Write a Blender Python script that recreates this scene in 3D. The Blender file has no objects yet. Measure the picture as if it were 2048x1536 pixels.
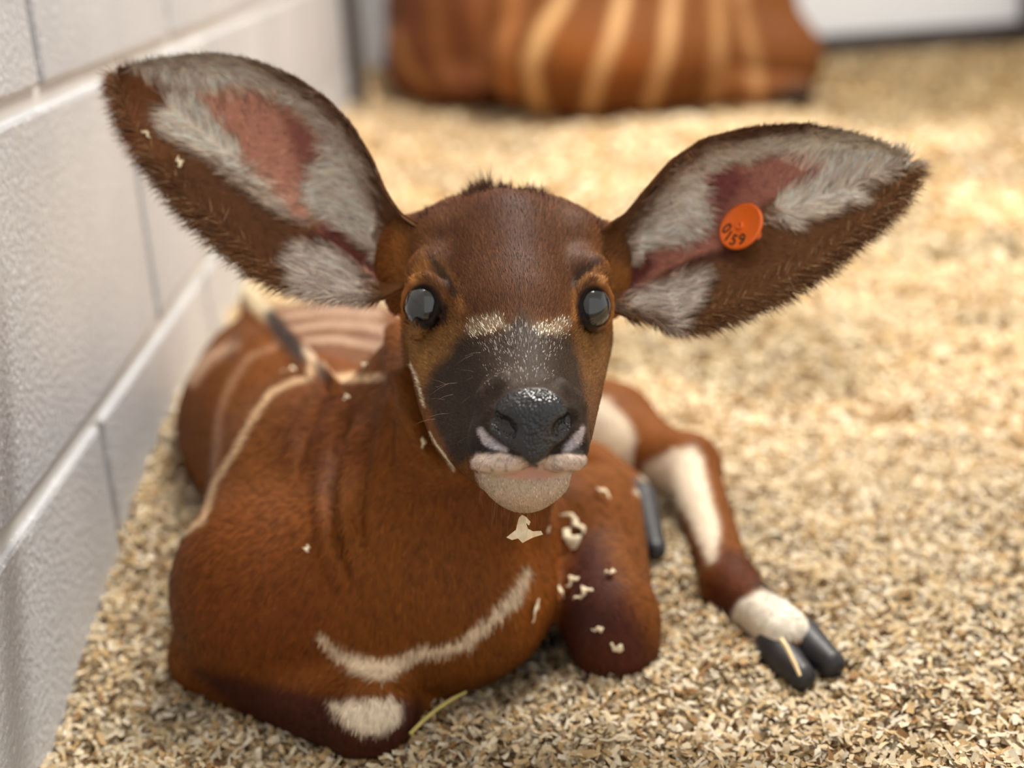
import bpy, math, random
import numpy as np
from mathutils import Matrix, Vector

random.seed(7); rng = np.random.default_rng(7)
scene = bpy.context.scene
COL = scene.collection

# ------------------------------------------------------------------ camera
FPX = 2730.0                                   # focal length in pixels of a 2048 wide frame
def _ray(u, v): return np.array([u - 1024.0, -(v - 768.0), -FPX])
_fw = _ray(886, -135); _fw /= np.linalg.norm(_fw)
_rt = _ray(110926, -7776); _rt -= _fw * _rt.dot(_fw); _rt /= np.linalg.norm(_rt)
_up = np.cross(_rt, _fw)
RM = np.array([_rt, _fw, _up])                 # world = RM @ camera
CAMP = np.array([0.0, 0.0, 0.404])
cam_d = bpy.data.cameras.new('camera'); cam = bpy.data.objects.new('camera', cam_d)
COL.objects.link(cam)
m4 = Matrix([list(RM[i]) + [CAMP[i]] for i in range(3)] + [[0, 0, 0, 1]])
cam.matrix_world = m4
cam_d.sensor_width = 36.0; cam_d.lens = FPX / 2048 * 36.0
cam_d.clip_start = 0.01; cam_d.clip_end = 60
cam_d.dof.use_dof = True; cam_d.dof.focus_distance = 0.634; cam_d.dof.aperture_fstop = 3.5
scene.camera = cam

# ------------------------------------------------------------------ world, exposure
w = bpy.data.worlds.new('world'); scene.world = w; w.use_nodes = True
w.node_tree.nodes['Background'].inputs[0].default_value = (1.0, 0.985, 0.955, 1)
w.node_tree.nodes['Background'].inputs[1].default_value = 1.02
vs = scene.view_settings
vs.view_transform = 'Standard'; vs.look = 'None'; vs.exposure = 0.0; vs.gamma = 1.0
vs.use_curve_mapping = False
LAMP_POWER = 62.0

# ------------------------------------------------------------------ helpers
def CF(u, v, t):                               # image position + depth -> camera-aligned metric frame (right, up, depth)
    return np.array([(u - 1024.0) * t / FPX, -(v - 768.0) * t / FPX, t])
def cf2w(P):
    P = np.asarray(P, float); Q = P.copy(); Q[..., 2] = -P[..., 2]
    return Q @ RM.T + CAMP
def w2cf(P):
    Q = (np.asarray(P, float) - CAMP) @ RM; Q[..., 2] = -Q[..., 2]; return Q
def at(u, v, t): return cf2w(CF(u, v, t))
def proj(P):
    Q = w2cf(P); return Q[..., 0] / Q[..., 2] * FPX + 1024, 768 - Q[..., 1] / Q[..., 2] * FPX, Q[..., 2]
def s2l(c):
    c = np.asarray(c, float) / 255.0
    return np.where(c <= 0.04045, c / 12.92, ((c + 0.055) / 1.055) ** 2.4)
def sstep(a, b, x):
    x = np.clip((x - a) / (b - a), 0, 1); return x * x * (3 - 2 * x)
def _hash(i, j, k, seed):
    n = (i.astype(np.int64) * 374761393 + j.astype(np.int64) * 668265263 + k.astype(np.int64) * 2147483647 + seed * 1274126177) & 0xFFFFFFFF
    n = ((n ^ (n >> 13)) * 1274126177) & 0xFFFFFFFF
    n = ((n ^ (n >> 16)) * 668265263) & 0xFFFFFFFF
    return (n ^ (n >> 15)) / 4294967295.0
def vnoise(P, sc, seed=0):
    Q = np.asarray(P, float) * sc; I = np.floor(Q).astype(int); F = Q - I; F = F * F * (3 - 2 * F)
    r = 0
    for a in (0, 1):
        for b in (0, 1):
            for c in (0, 1):
                wgt = (F[..., 0] if a else 1 - F[..., 0]) * (F[..., 1] if b else 1 - F[..., 1]) * (F[..., 2] if c else 1 - F[..., 2])
                r = r + wgt * _hash(I[..., 0] + a, I[..., 1] + b, I[..., 2] + c, seed)
    return r
def nrmz(v): return v / np.maximum(np.linalg.norm(v, axis=-1, keepdims=True), 1e-12)

def make_mesh(name, V, F, mat=None, col=None, attrs=None, smooth=True):
    """V (n,3); F list of (k,m) int arrays (all with m verts)"""
    me = bpy.data.meshes.new(name)
    V = np.asarray(V, np.float32)
    if not isinstance(F, list): F = [F]
    F = [np.asarray(f, np.int32) for f in F if len(f)]
    nl = sum(f.size for f in F); nf = sum(len(f) for f in F)
    me.vertices.add(len(V)); me.vertices.foreach_set('co', V.ravel())
    me.loops.add(nl); me.loops.foreach_set('vertex_index', np.concatenate([f.ravel() for f in F]))
    tot = np.concatenate([np.full(len(f), f.shape[1], np.int32) for f in F])
    st = np.concatenate([[0], np.cumsum(tot)[:-1]]).astype(np.int32)
    me.polygons.add(nf); me.polygons.foreach_set('loop_start', st); me.polygons.foreach_set('loop_total', tot)
    if smooth: me.polygons.foreach_set('use_smooth', np.ones(nf, bool))
    me.update(calc_edges=True); me.validate()
    if col is not None:
        a = me.color_attributes.new('Col', 'FLOAT_COLOR', 'POINT')
        c4 = np.ones((len(V), 4), np.float32); c4[:, :3] = col; a.data.foreach_set('color', c4.ravel())
    for k, arr in (attrs or {}).items():
        if arr.ndim == 1:
            a = me.attributes.new(k, 'FLOAT', 'POINT'); a.data.foreach_set('value', arr.astype(np.float32))
        else:
            a = me.attributes.new(k, 'FLOAT_VECTOR', 'POINT'); a.data.foreach_set('vector', arr.astype(np.float32).ravel())
    if mat: me.materials.append(mat)
    return me
def link(name, me, parent=None, label=None, cat=None, group=None, kind=None):
    o = bpy.data.objects.new(name, me); COL.objects.link(o)
    if parent is not None: o.parent = parent
    tag(o, label, cat, group, kind); return o
def tag(o, label=None, cat=None, group=None, kind=None):
    if label: o['label'] = label
    if cat: o['category'] = cat
    if group: o['group'] = group
    if kind: o['kind'] = kind

def box_mesh(name, mn, mx, mat, bevel=0.0, seg=2):
    import bmesh
    bm = bmesh.new(); bmesh.ops.create_cube(bm, size=1)
    for v in bm.verts:
        v.co = Vector([(mn[i] + mx[i]) / 2 + v.co[i] * (mx[i] - mn[i]) for i in range(3)])
    if bevel: bmesh.ops.bevel(bm, geom=bm.edges[:], offset=bevel, segments=seg, profile=0.5, affect='EDGES')
    me = bpy.data.meshes.new(name); bm.to_mesh(me); bm.free(); me.materials.append(mat)
    return me

# ------------------------------------------------------------------ materials
def mat_new(name):
    m = bpy.data.materials.new(name); m.use_nodes = True
    return m, m.node_tree, m.node_tree.nodes['Principled BSDF']
def mat_plain(name, col, rough=0.5, **kw):
    m, nt, b = mat_new(name)
    b.inputs['Base Color'].default_value = (*s2l(col), 1); b.inputs['Roughness'].default_value = rough
    for k, v in kw.items(): b.inputs[k].default_value = v
    return m
def mat_noise(name, c1, c2, scale, rough, bump=0.0, bscale=None, bdist=0.002, detail=6):
    m, nt, b = mat_new(name); N = nt.nodes; L = nt.links
    tc = N.new('ShaderNodeTexCoord'); no = N.new('ShaderNodeTexNoise'); no.inputs['Scale'].default_value = scale; no.inputs['Detail'].default_value = detail
    L.new(tc.outputs['Object'], no.inputs['Vector'])
    r = N.new('ShaderNodeValToRGB'); r.color_ramp.elements[0].position = 0.3; r.color_ramp.elements[1].position = 0.7
    r.color_ramp.elements[0].color = (*s2l(c1), 1); r.color_ramp.elements[1].color = (*s2l(c2), 1)
    L.new(no.outputs[0], r.inputs[0]); L.new(r.outputs[0], b.inputs['Base Color'])
    b.inputs['Roughness'].default_value = rough
    if bump:
        n2 = N.new('ShaderNodeTexNoise'); n2.inputs['Scale'].default_value = bscale or scale * 4; n2.inputs['Detail'].default_value = 8
        L.new(tc.outputs['Object'], n2.inputs['Vector'])
        bp = N.new('ShaderNodeBump'); bp.inputs['Strength'].default_value = bump; bp.inputs['Distance'].default_value = bdist
        L.new(n2.outputs[0], bp.inputs['Height']); L.new(bp.outputs[0], b.inputs['Normal'])
    return m
def mat_vcol(name, rough=0.6, spec=0.3, wet=False, sheen=0.0, nattr=False, transl=0.0):
    m, nt, b = mat_new(name); N = nt.nodes; L = nt.links
    a = N.new('ShaderNodeAttribute'); a.attribute_name = 'Col'; L.new(a.outputs['Color'], b.inputs['Base Color'])
    b.inputs['Roughness'].default_value = rough; b.inputs['Specular IOR Level'].default_value = spec
    if sheen:
        b.inputs['Sheen Weight'].default_value = sheen; b.inputs['Sheen Roughness'].default_value = 0.5
    if wet:
        wa = N.new('ShaderNodeAttribute'); wa.attribute_name = 'wet'
        mr = N.new('ShaderNodeMapRange'); mr.inputs['To Min'].default_value = rough; mr.inputs['To Max'].default_value = 0.2
        L.new(wa.outputs['Fac'], mr.inputs['Value']); L.new(mr.outputs[0], b.inputs['Roughness'])
        ms = N.new('ShaderNodeMapRange'); ms.inputs['To Min'].default_value = spec; ms.inputs['To Max'].default_value = 0.6
        L.new(wa.outputs['Fac'], ms.inputs['Value']); L.new(ms.outputs[0], b.inputs['Specular IOR Level'])
        tc = N.new('ShaderNodeTexCoord'); vo = N.new('ShaderNodeTexVoronoi'); vo.inputs['Scale'].default_value = 620
        L.new(tc.outputs['Object'], vo.inputs['Vector'])
        mu = N.new('ShaderNodeMath'); mu.operation = 'MULTIPLY'; L.new(vo.outputs['Distance'], mu.inputs[0]); L.new(wa.outputs['Fac'], mu.inputs[1])
        bp = N.new('ShaderNodeBump'); bp.inputs['Strength'].default_value = 0.55; bp.inputs['Distance'].default_value = 0.0012; bp.invert = True
        L.new(mu.outputs[0], bp.inputs['Height']); L.new(bp.outputs[0], b.inputs['Normal'])
    if nattr:
        na = N.new('ShaderNodeAttribute'); na.attribute_name = 'nrm'; L.new(na.outputs['Vector'], b.inputs['Normal'])
    if transl:
        b.inputs['Transmission Weight'].default_value = 0
        b.inputs['Subsurface Weight'].default_value = 0
    return m

# ------------------------------------------------------------------ room: floor, walls, ceiling, lamps
M_conc = mat_noise('bare_concrete', (120, 105, 85), (150, 132, 105), 9, 0.9, 0.3)
M_block = mat_noise('grey_block_paint', (176, 178, 184), (198, 198, 201), 5, 0.38, 0.8, 230, 0.0026)
M_mort = mat_noise('painted_mortar', (205, 204, 202), (220, 219, 216), 12, 0.4, 0.35, 150, 0.0015)
_nt = M_block.node_tree; _b = _nt.nodes['Principled BSDF']; _src = _b.inputs['Base Color'].links[0].from_socket
_tc = _nt.nodes.new('ShaderNodeTexCoord'); _n = _nt.nodes.new('ShaderNodeTexNoise'); _n.inputs['Scale'].default_value = 260; _n.inputs['Detail'].default_value = 3
_nt.links.new(_tc.outputs['Object'], _n.inputs['Vector'])
_r = _nt.nodes.new('ShaderNodeValToRGB'); _r.color_ramp.elements[0].position = 0.60; _r.color_ramp.elements[1].position = 0.70
_mx = _nt.nodes.new('ShaderNodeMix'); _mx.data_type = 'RGBA'; _mx.inputs[7].default_value = (*s2l((236, 236, 236)), 1)
_nt.links.new(_n.outputs[0], _r.inputs[0]); _nt.links.new(_r.outputs[0], _mx.inputs[0]); _nt.links.new(_src, _mx.inputs[6]); _nt.links.new(_mx.outputs[2], _b.inputs['Base Color'])
M_white = mat_noise('white_wall_panel', (212, 215, 220), (222, 224, 228), 2, 0.5)
M_steel = mat_noise('dark_steel', (52, 46, 44), (66, 58, 54), 14, 0.45)
M_ceil = mat_plain('ceiling_paint', (225, 225, 222), 0.8)

XW = -0.245; ZB = 0.1245; CH = 0.2025; BL = 0.406; YE = 3.26
floor = link('floor', box_mesh('floor', (-1.6, -1.2, -0.16), (4.2, 4.5, -0.12), M_conc), kind='structure')
wall = link('wall_left', box_mesh('wall_left', (XW - 0.19, -0.95, -0.12), (XW - 0.0045, YE - 0.003, 2.6), M_mort), kind='structure')
import bmesh
def block_mesh(L):
    return box_mesh('block', (-0.09, 0.0055, 0.0055), (0.0, L - 0.0055, CH - 0.0055), M_block, 0.0035, 2)
FULL = block_mesh(BL)
for k in range(-1, 12):
    z0 = ZB + k * CH
    off = 0.843 if k % 2 else 0.843 + BL / 2
    y = off - math.ceil((off + 0.9) / BL) * BL
    while y < YE - 0.02:
        a, b = max(y, -0.95), min(y + BL, YE)
        if b - a > 0.03:
            me = FULL if (b - a) > BL - 1e-4 else block_mesh(b - a)
            o = link('block', me, wall); o.location = (XW, a, z0)
        y += BL
wb = link('wall_back', box_mesh('wall_back', (-1.6, 4.22, -0.12), (4.2, 4.4, 2.6), M_white), kind='structure')
link('baseboard_and_shadow_back', box_mesh('baseboard_and_shadow_back', (-1.55, 4.2, -0.1), (4.2, 4.219, 0.035), M_steel, 0.003), kind='structure')  # dark strip also stands in for the shadow along the wall's foot
link('ceiling', box_mesh('ceiling', (-1.6, -1.2, 2.6), (4.2, 4.5, 2.7), M_ceil), kind='structure')
post = link('door_post', box_mesh('door_post', (XW - 0.19, YE, -0.12), (XW + 0.036, YE + 0.06, 2.6), M_steel, 0.004),
            label='dark steel door post at the far end of the block wall', cat='post')
post2 = link('gate_post', box_mesh('gate_post', (1.70, 4.05, -0.12), (1.80, 4.15, 2.2), M_steel, 0.006),
             label='dark square steel post standing before the white wall', cat='post')

M_tube, nt, b = mat_new('lamp_tube'); b.inputs['Base Color'].default_value = (1, 1, 1, 1)
b.inputs['Emission Color'].default_value = (1.0, 0.955, 0.88, 1); b.inputs['Emission Strength'].default_value = 12.0
M_fix = mat_plain('lamp_housing', (235, 235, 232), 0.4)
def strip_lamp(x, y, power, lab):
    e = bpy.data.objects.new('ceiling_lamp', None); COL.objects.link(e); e.location = (x, y, 2.6)
    tag(e, lab, 'lamp', 'strip lamps under the ceiling')
    link('housing', box_mesh('housing', (-0.6, -0.09, -0.05), (0.6, 0.09, 0.0), M_fix, 0.006), e)
    link('tube', box_mesh('tube', (-0.57, -0.06, -0.085), (0.57, 0.06, -0.052), M_tube, 0.01), e)
    l = bpy.data.lights.new('lamp_light', 'AREA'); l.shape = 'RECTANGLE'; l.size = 1.1; l.size_y = 0.25; l.energy = power
    l.color = (1.0, 0.95, 0.87)
    lo = bpy.data.objects.new('lamp_light', l); COL.objects.link(lo); lo.parent = e; lo.location = (0, 0, -0.11)
strip_lamp(0.35, 0.35, LAMP_POWER * 0.14, 'white strip lamp on the ceiling over the calf')
strip_lamp(0.85, 1.85, LAMP_POWER * 1.85, 'white strip lamp on the ceiling halfway to the white wall')

# ------------------------------------------------------------------ bedding of wood shavings
def H(x, y):
    P = np.stack([x, y, np.zeros_like(x)], -1)
    h = 0.016 * (vnoise(P, 9, 1) - 0.5) + 0.012 * (vnoise(P, 24, 2) - 0.5) + 0.006 * (vnoise(P, 60, 3) - 0.5)
    h = h + 0.04 * (vnoise(P, 2.2, 4) - 0.5) * sstep(1.1, 1.8, y)
    h = h - 0.022 * sstep(2.2, 2.8, y) - 0.012 * np.exp(-(((x - 0.168) / 0.03) ** 2 + ((y - 0.655) / 0.03) ** 2))
    h = h + (0.055 * sstep(0.64, 0.98, y) + 0.02 * sstep(1.3, 3, y)) * np.exp(-np.maximum(x - XW, 0) / 0.07)
    # shallow bank between the forelegs and the stretched hind leg, hollow under the body
    h = h + 0.012 * np.exp(-(((x - 0.115) / 0.022) ** 2 + ((y - 0.79) / 0.09) ** 2))
    h = h - 0.022 * np.exp(-(((x + 0.05) / 0.10) ** 2 + ((y - 0.75) / 0.10) ** 2))
    return h
def grid_mesh(x0, x1, nx, y0, y1, ny, gy=1.0):
    xs = np.linspace(x0, x1, nx); ys = y0 + (y1 - y0) * np.linspace(0, 1, ny) ** gy
    X, Y = np.meshgrid(xs, ys); V = np.stack([X, Y, H(X, Y) - 0.004], -1).reshape(-1, 3)
    i = np.arange(nx * ny).reshape(ny, nx)
    F = np.stack([i[:-1, :-1], i[:-1, 1:], i[1:, 1:], i[1:, :-1]], -1).reshape(-1, 4)
    return V, F
def flakes(n, x, y, lmin, lmax, wmin, wmax, lift):
    """curled chips: 3 x 2 vertices, two quads each"""
    z = H(x, y) + rng.uniform(-0.004, 1.0, n) * lift
    c = np.stack([x, y, z], -1)
    yaw = rng.uniform(0, 2 * np.pi, n); pit = rng.normal(0, 0.42, n); rol = rng.normal(0, 0.5, n)
    d = np.stack([np.cos(yaw) * np.cos(pit), np.sin(yaw) * np.cos(pit), np.sin(pit)], -1)
    s = nrmz(np.cross(np.array([0, 0, 1.0]), d)); nn = np.cross(d, s)
    s2 = s * np.cos(rol)[:, None] + nn * np.sin(rol)[:, None]; nn = np.cross(d, s2)
    L = rng.uniform(lmin, lmax, n)[:, None] / 2; Wd = rng.uniform(wmin, wmax, n)[:, None] / 2
    curl = rng.uniform(-0.25, 0.7, n)[:, None] * L; tw = rng.normal(0, 0.35, n)[:, None]
    e0 = c - d * L - nn * curl; e1 = c + d * L * 1.0 - nn * curl
    tp = rng.uniform(0.35, 1.0, n)[:, None]
    V = np.stack([e0 - s2 * Wd * tp - nn * tw * Wd, e0 + s2 * Wd * tp + nn * tw * Wd, c - s2 * Wd, c + s2 * Wd,
                  e1 - s2 * Wd * tp[::-1] + nn * tw * Wd, e1 + s2 * Wd * tp[::-1] - nn * tw * Wd], 1)
    b = (np.arange(n) * 6)[:, None]
    F = np.concatenate([b + np.array([0, 1, 3, 2]), b + np.array([2, 3, 5, 4])])
    pal = s2l([(246, 228, 192), (238, 214, 172), (250, 236, 208), (226, 196, 146), (208, 172, 120), (170, 128, 82), (112, 82, 54)])
    k = rng.choice(7, n, p=[0.24, 0.25, 0.19, 0.16, 0.09, 0.05, 0.02])
    C = pal[k] * rng.uniform(0.85, 1.08, n)[:, None]
    far_dim = sstep(1.9, 3.1, y + 0.55 * (x - 0.9)) * sstep(0.5, 1.1, x)                # dimmer light towards the back corner, painted into the chip colour
    C = C * (1 - far_dim[:, None] * (1 - s2l((186, 182, 170)) ))
    C = C * (1 - 0.27 * (1 - sstep(0.66, 1.15, y)))[:, None] * np.where((y < 1.1)[:, None], np.array([1, 1.0, 1.03]), 1)  # shade of a person in front, painted into the near chips
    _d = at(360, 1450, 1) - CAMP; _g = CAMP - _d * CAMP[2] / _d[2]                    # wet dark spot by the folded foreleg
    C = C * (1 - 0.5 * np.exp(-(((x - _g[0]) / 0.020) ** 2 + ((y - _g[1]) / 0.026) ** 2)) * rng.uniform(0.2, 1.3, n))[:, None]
    patch = vnoise(np.stack([x, y, np.zeros(n)], -1), 7, 11)          # damp, browner patches
    C = C * (1 - 0.28 * sstep(0.55, 0.8, patch))[:, None]
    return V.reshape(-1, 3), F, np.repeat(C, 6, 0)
def scatter(n, x0, x1, y0, y1, g=1.0):
    return rng.uniform(x0, x1, n), y0 + (y1 - y0) * rng.uniform(0, 1, n) ** g
M_shav = mat_vcol('wood_shavings', 0.75, 0.2)
Vs, Fs, Cs = [], [], []; nv = 0
def acc(V, F, C):
    global nv
    Vs.append(V); Fs.append(F + nv); Cs.append(C); nv += len(V)
gV, gF = grid_mesh(-0.46, 3.9, 420, 0.22, 4.2, 420, 1.6)
gC = s2l((196, 160, 112)) * (0.75 + 0.5 * vnoise(gV, 140, 5))[:, None]
_fc = gV[gF].mean(1); gF = gF[(_fc[:, 0] > XW - 0.006) | (_fc[:, 1] > YE)]
acc(gV, gF, gC)
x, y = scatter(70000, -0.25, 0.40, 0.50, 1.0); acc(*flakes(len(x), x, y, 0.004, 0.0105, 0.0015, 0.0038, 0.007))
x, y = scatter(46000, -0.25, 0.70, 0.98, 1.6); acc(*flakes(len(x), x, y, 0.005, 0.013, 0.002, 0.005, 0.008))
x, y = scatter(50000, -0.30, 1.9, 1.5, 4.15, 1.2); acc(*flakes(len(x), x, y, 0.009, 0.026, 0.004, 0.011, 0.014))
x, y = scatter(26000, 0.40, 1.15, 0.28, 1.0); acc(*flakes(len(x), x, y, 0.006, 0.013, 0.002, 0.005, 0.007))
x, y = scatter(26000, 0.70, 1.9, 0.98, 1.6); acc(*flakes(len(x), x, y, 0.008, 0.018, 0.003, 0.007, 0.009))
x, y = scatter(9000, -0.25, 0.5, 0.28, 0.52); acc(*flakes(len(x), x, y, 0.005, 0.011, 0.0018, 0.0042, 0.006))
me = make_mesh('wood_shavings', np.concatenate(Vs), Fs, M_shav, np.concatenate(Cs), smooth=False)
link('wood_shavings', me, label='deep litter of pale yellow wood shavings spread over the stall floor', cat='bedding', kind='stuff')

# ------------------------------------------------------------------ implicit modelling: smooth blends + surface nets
class SDF:
    def __init__(s): s.p = []
    def ell(s, c, r, k=0.01, op='u', R=None): s.p.append(('e', np.array(c, float), np.array(r, float) * np.ones(3), k, op, R)); return s
    def rc(s, a, b, ra, rb, k=0.01, op='u'): s.p.append(('c', np.array(a, float), np.array(b, float), ra, rb, k, op)); return s
    def chain(s, pts, k=0.01, op='u'):
        for (a, ra), (b, rb) in zip(pts[:-1], pts[1:]): s.rc(a, b, ra, rb, k, op)
        return s
    def eval_grid(s, mn, mx, h):
        n = np.ceil((np.array(mx) - mn) / h).astype(int) + 1
        D = np.full(n, 0.05, np.float32)
        ax = [mn[i] + h * np.arange(n[i]) for i in range(3)]
        for q in s.p:
            if q[0] == 'e':
                _, c, r, k, op, R = q; ext = r if R is None else np.full(3, r.max()); lo, hi = c - ext, c + ext
            else:
                _, a, b, ra, rb, k, op = q; rr = max(ra, rb); lo, hi = np.minimum(a, b) - rr, np.maximum(a, b) + rr
            mg = k + 3 * h + 0.004
            i0 = np.clip(np.floor((lo - mg - mn) / h).astype(int), 0, n); i1 = np.clip(np.ceil((hi + mg - mn) / h).astype(int) + 1, 0, n)
            if (i1 <= i0).any(): continue
            X = ax[0][i0[0]:i1[0], None, None]; Y = ax[1][None, i0[1]:i1[1], None]; Z = ax[2][None, None, i0[2]:i1[2]]
            if q[0] == 'e':
                x, y_, z = X - c[0], Y - c[1], Z - c[2]
                if R is not None:
                    x, y_, z = (R[0, 0] * x + R[0, 1] * y_ + R[0, 2] * z, R[1, 0] * x + R[1, 1] * y_ + R[1, 2] * z, R[2, 0] * x + R[2, 1] * y_ + R[2, 2] * z)
                k0 = np.sqrt((x / r[0]) ** 2 + (y_ / r[1]) ** 2 + (z / r[2]) ** 2) + 1e-9
                k1 = np.sqrt((x / r[0] ** 2) ** 2 + (y_ / r[1] ** 2) ** 2 + (z / r[2] ** 2) ** 2) + 1e-9
                d = k0 * (k0 - 1) / k1
            else:
                ba = b - a; L2 = max(ba @ ba, 1e-12)
                t = np.clip(((X - a[0]) * ba[0] + (Y - a[1]) * ba[1] + (Z - a[2]) * ba[2]) / L2, 0, 1)
                d = np.sqrt((X - a[0] - t * ba[0]) ** 2 + (Y - a[1] - t * ba[1]) ** 2 + (Z - a[2] - t * ba[2]) ** 2) - (ra + t * (rb - ra))
            d = d.astype(np.float32)
            S = D[i0[0]:i1[0], i0[1]:i1[1], i0[2]:i1[2]]
            if op == 'u':
                hh = np.clip(0.5 + 0.5 * (S - d) / k, 0, 1); S[...] = S * (1 - hh) + d * hh - k * hh * (1 - hh)
            else:
                hh = np.clip(0.5 - 0.5 * (S + d) / k, 0, 1); S[...] = S * (1 - hh) - d * hh + k * hh * (1 - hh)
        return D
    def mesh(s, mn, mx, h):
        mn = np.array(mn, float); D = s.eval_grid(mn, mx, h); return surfnet(D, mn, h)
def surfnet(D, mn, h):
    S = D < 0; n = np.array(D.shape)
    c = np.zeros(n - 1, np.int8)
    for a in (0, 1):
        for b in (0, 1):
            for d in (0, 1): c += S[a:n[0] - 1 + a, b:n[1] - 1 + b, d:n[2] - 1 + d]
    I = np.argwhere((c > 0) & (c < 8)); idx = np.full(n - 1, -1, np.int32); idx[I[:, 0], I[:, 1], I[:, 2]] = np.arange(len(I))
    acc_ = np.zeros((len(I), 3)); cnt = np.zeros(len(I))
    for axx in range(3):
        for p in (0, 1):
            for q in (0, 1):
                o0 = np.zeros(3, int); oth = [i for i in range(3) if i != axx]; o0[oth[0]] = p; o0[oth[1]] = q
                o1 = o0.copy(); o1[axx] = 1
                A = I + o0; B = I + o1
                d0 = D[A[:, 0], A[:, 1], A[:, 2]]; d1 = D[B[:, 0], B[:, 1], B[:, 2]]
                m = (d0 < 0) != (d1 < 0); t = d0[m] / (d0[m] - d1[m])
                pt = A[m].astype(float); pt[:, axx] += t; acc_[m] += pt; cnt[m] += 1
    V = acc_ / cnt[:, None] * h + mn
    Fq = []
    for axx in range(3):
        b_, c_ = [(1, 2), (2, 0), (0, 1)][axx]
        sl0 = [slice(None)] * 3; sl1 = [slice(None)] * 3; sl0[axx] = slice(0, -1); sl1[axx] = slice(1, None)
        X = np.argwhere(S[tuple(sl0)] != S[tuple(sl1)])
        ok = (X[:, b_] > 0) & (X[:, c_] > 0) & (X[:, b_] < n[b_] - 1) & (X[:, c_] < n[c_] - 1); X = X[ok]
        flip = S[X[:, 0], X[:, 1], X[:, 2]]
        eb = np.zeros(3, int); eb[b_] = 1; ec = np.zeros(3, int); ec[c_] = 1
        q = [X - eb - ec, X - ec, X, X - eb]
        q = np.stack([idx[t[:, 0], t[:, 1], t[:, 2]] for t in q], -1)
        q[~flip] = q[~flip][:, ::-1]; Fq.append(q)
    F = np.concatenate(Fq); return V, F
def vnormals(V, F):
    tri = np.concatenate([F[:, [0, 1, 2]], F[:, [0, 2, 3]]]) if F.shape[1] == 4 else F
    fn = np.cross(V[tri[:, 1]] - V[tri[:, 0]], V[tri[:, 2]] - V[tri[:, 0]])
    N = np.zeros_like(V)
    for i in range(3):
        for a in range(3): N[:, a] += np.bincount(tri[:, i], fn[:, a], len(V))
    return nrmz(N)

# ------------------------------------------------------------------ markings: signed distances in the plan of the coat
def poly_sd(U, V, poly):
    P = np.asarray(poly, float); d = np.full(U.shape, 1e18); ins = np.zeros(U.shape, bool)
    for a, b in zip(P, np.roll(P, -1, 0)):
        e = b - a; t = np.clip(((U - a[0]) * e[0] + (V - a[1]) * e[1]) / max(e @ e, 1e-9), 0, 1)
        d = np.minimum(d, (U - a[0] - t * e[0]) ** 2 + (V - a[1] - t * e[1]) ** 2)
        cr = ((a[1] > V) != (b[1] > V)) & (U < (b[0] - a[0]) * (V - a[1]) / (b[1] - a[1] + 1e-12) + a[0]); ins ^= cr
    return np.where(ins, -1, 1) * np.sqrt(d)
def line_d(U, V, pts):                          # pts (u, v, halfwidth) -> distance minus width
    P = np.asarray(pts, float); d = np.full(U.shape, 1e18)
    for a, b in zip(P[:-1], P[1:]):
        e = b[:2] - a[:2]; t = np.clip(((U - a[0]) * e[0] + (V - a[1]) * e[1]) / max(e @ e, 1e-9), 0, 1)
        d = np.minimum(d, np.sqrt((U - a[0] - t * e[0]) ** 2 + (V - a[1] - t * e[1]) ** 2) - (a[2] + t * (b[2] - a[2])))
    return d
class Coat:
    def __init__(s, base): s.base = s2l(base); s.ops = []
    def poly(s, pts, col, soft=10, a=1.0, nz=0, tr=None): s.ops.append(('p', pts, s2l(col), soft, a, nz, tr)); return s
    def line(s, pts, col, soft=8, a=1.0, nz=0, tr=None): s.ops.append(('l', pts, s2l(col), soft, a, nz, tr)); return s
    def color(s, Pw):
        U, V, T = proj(Pw); C = np.tile(s.base, (len(U), 1))
        wob = (vnoise(Pw, 260, 21) - 0.5) + 0.5 * (vnoise(Pw, 800, 22) - 0.5)
        for k, pts, col, soft, a, nz, tr in s.ops:
            A = np.asarray(pts, float); mg = soft + 30 + (A[:, 2].max() if k == 'l' else 0)
            m = (U > A[:, 0].min() - mg) & (U < A[:, 0].max() + mg) & (V > A[:, 1].min() - mg) & (V < A[:, 1].max() + mg)
            if tr: m &= (T > tr[0]) & (T < tr[1])
            if not m.any(): continue
            d = poly_sd(U[m], V[m], pts) if k == 'p' else line_d(U[m], V[m], pts)
            wgt = (1 - sstep(-soft, soft, d + nz * wob[m])) * a
            C[m] = C[m] * (1 - wgt[:, None]) + col * wgt[:, None]
        return C

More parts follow.
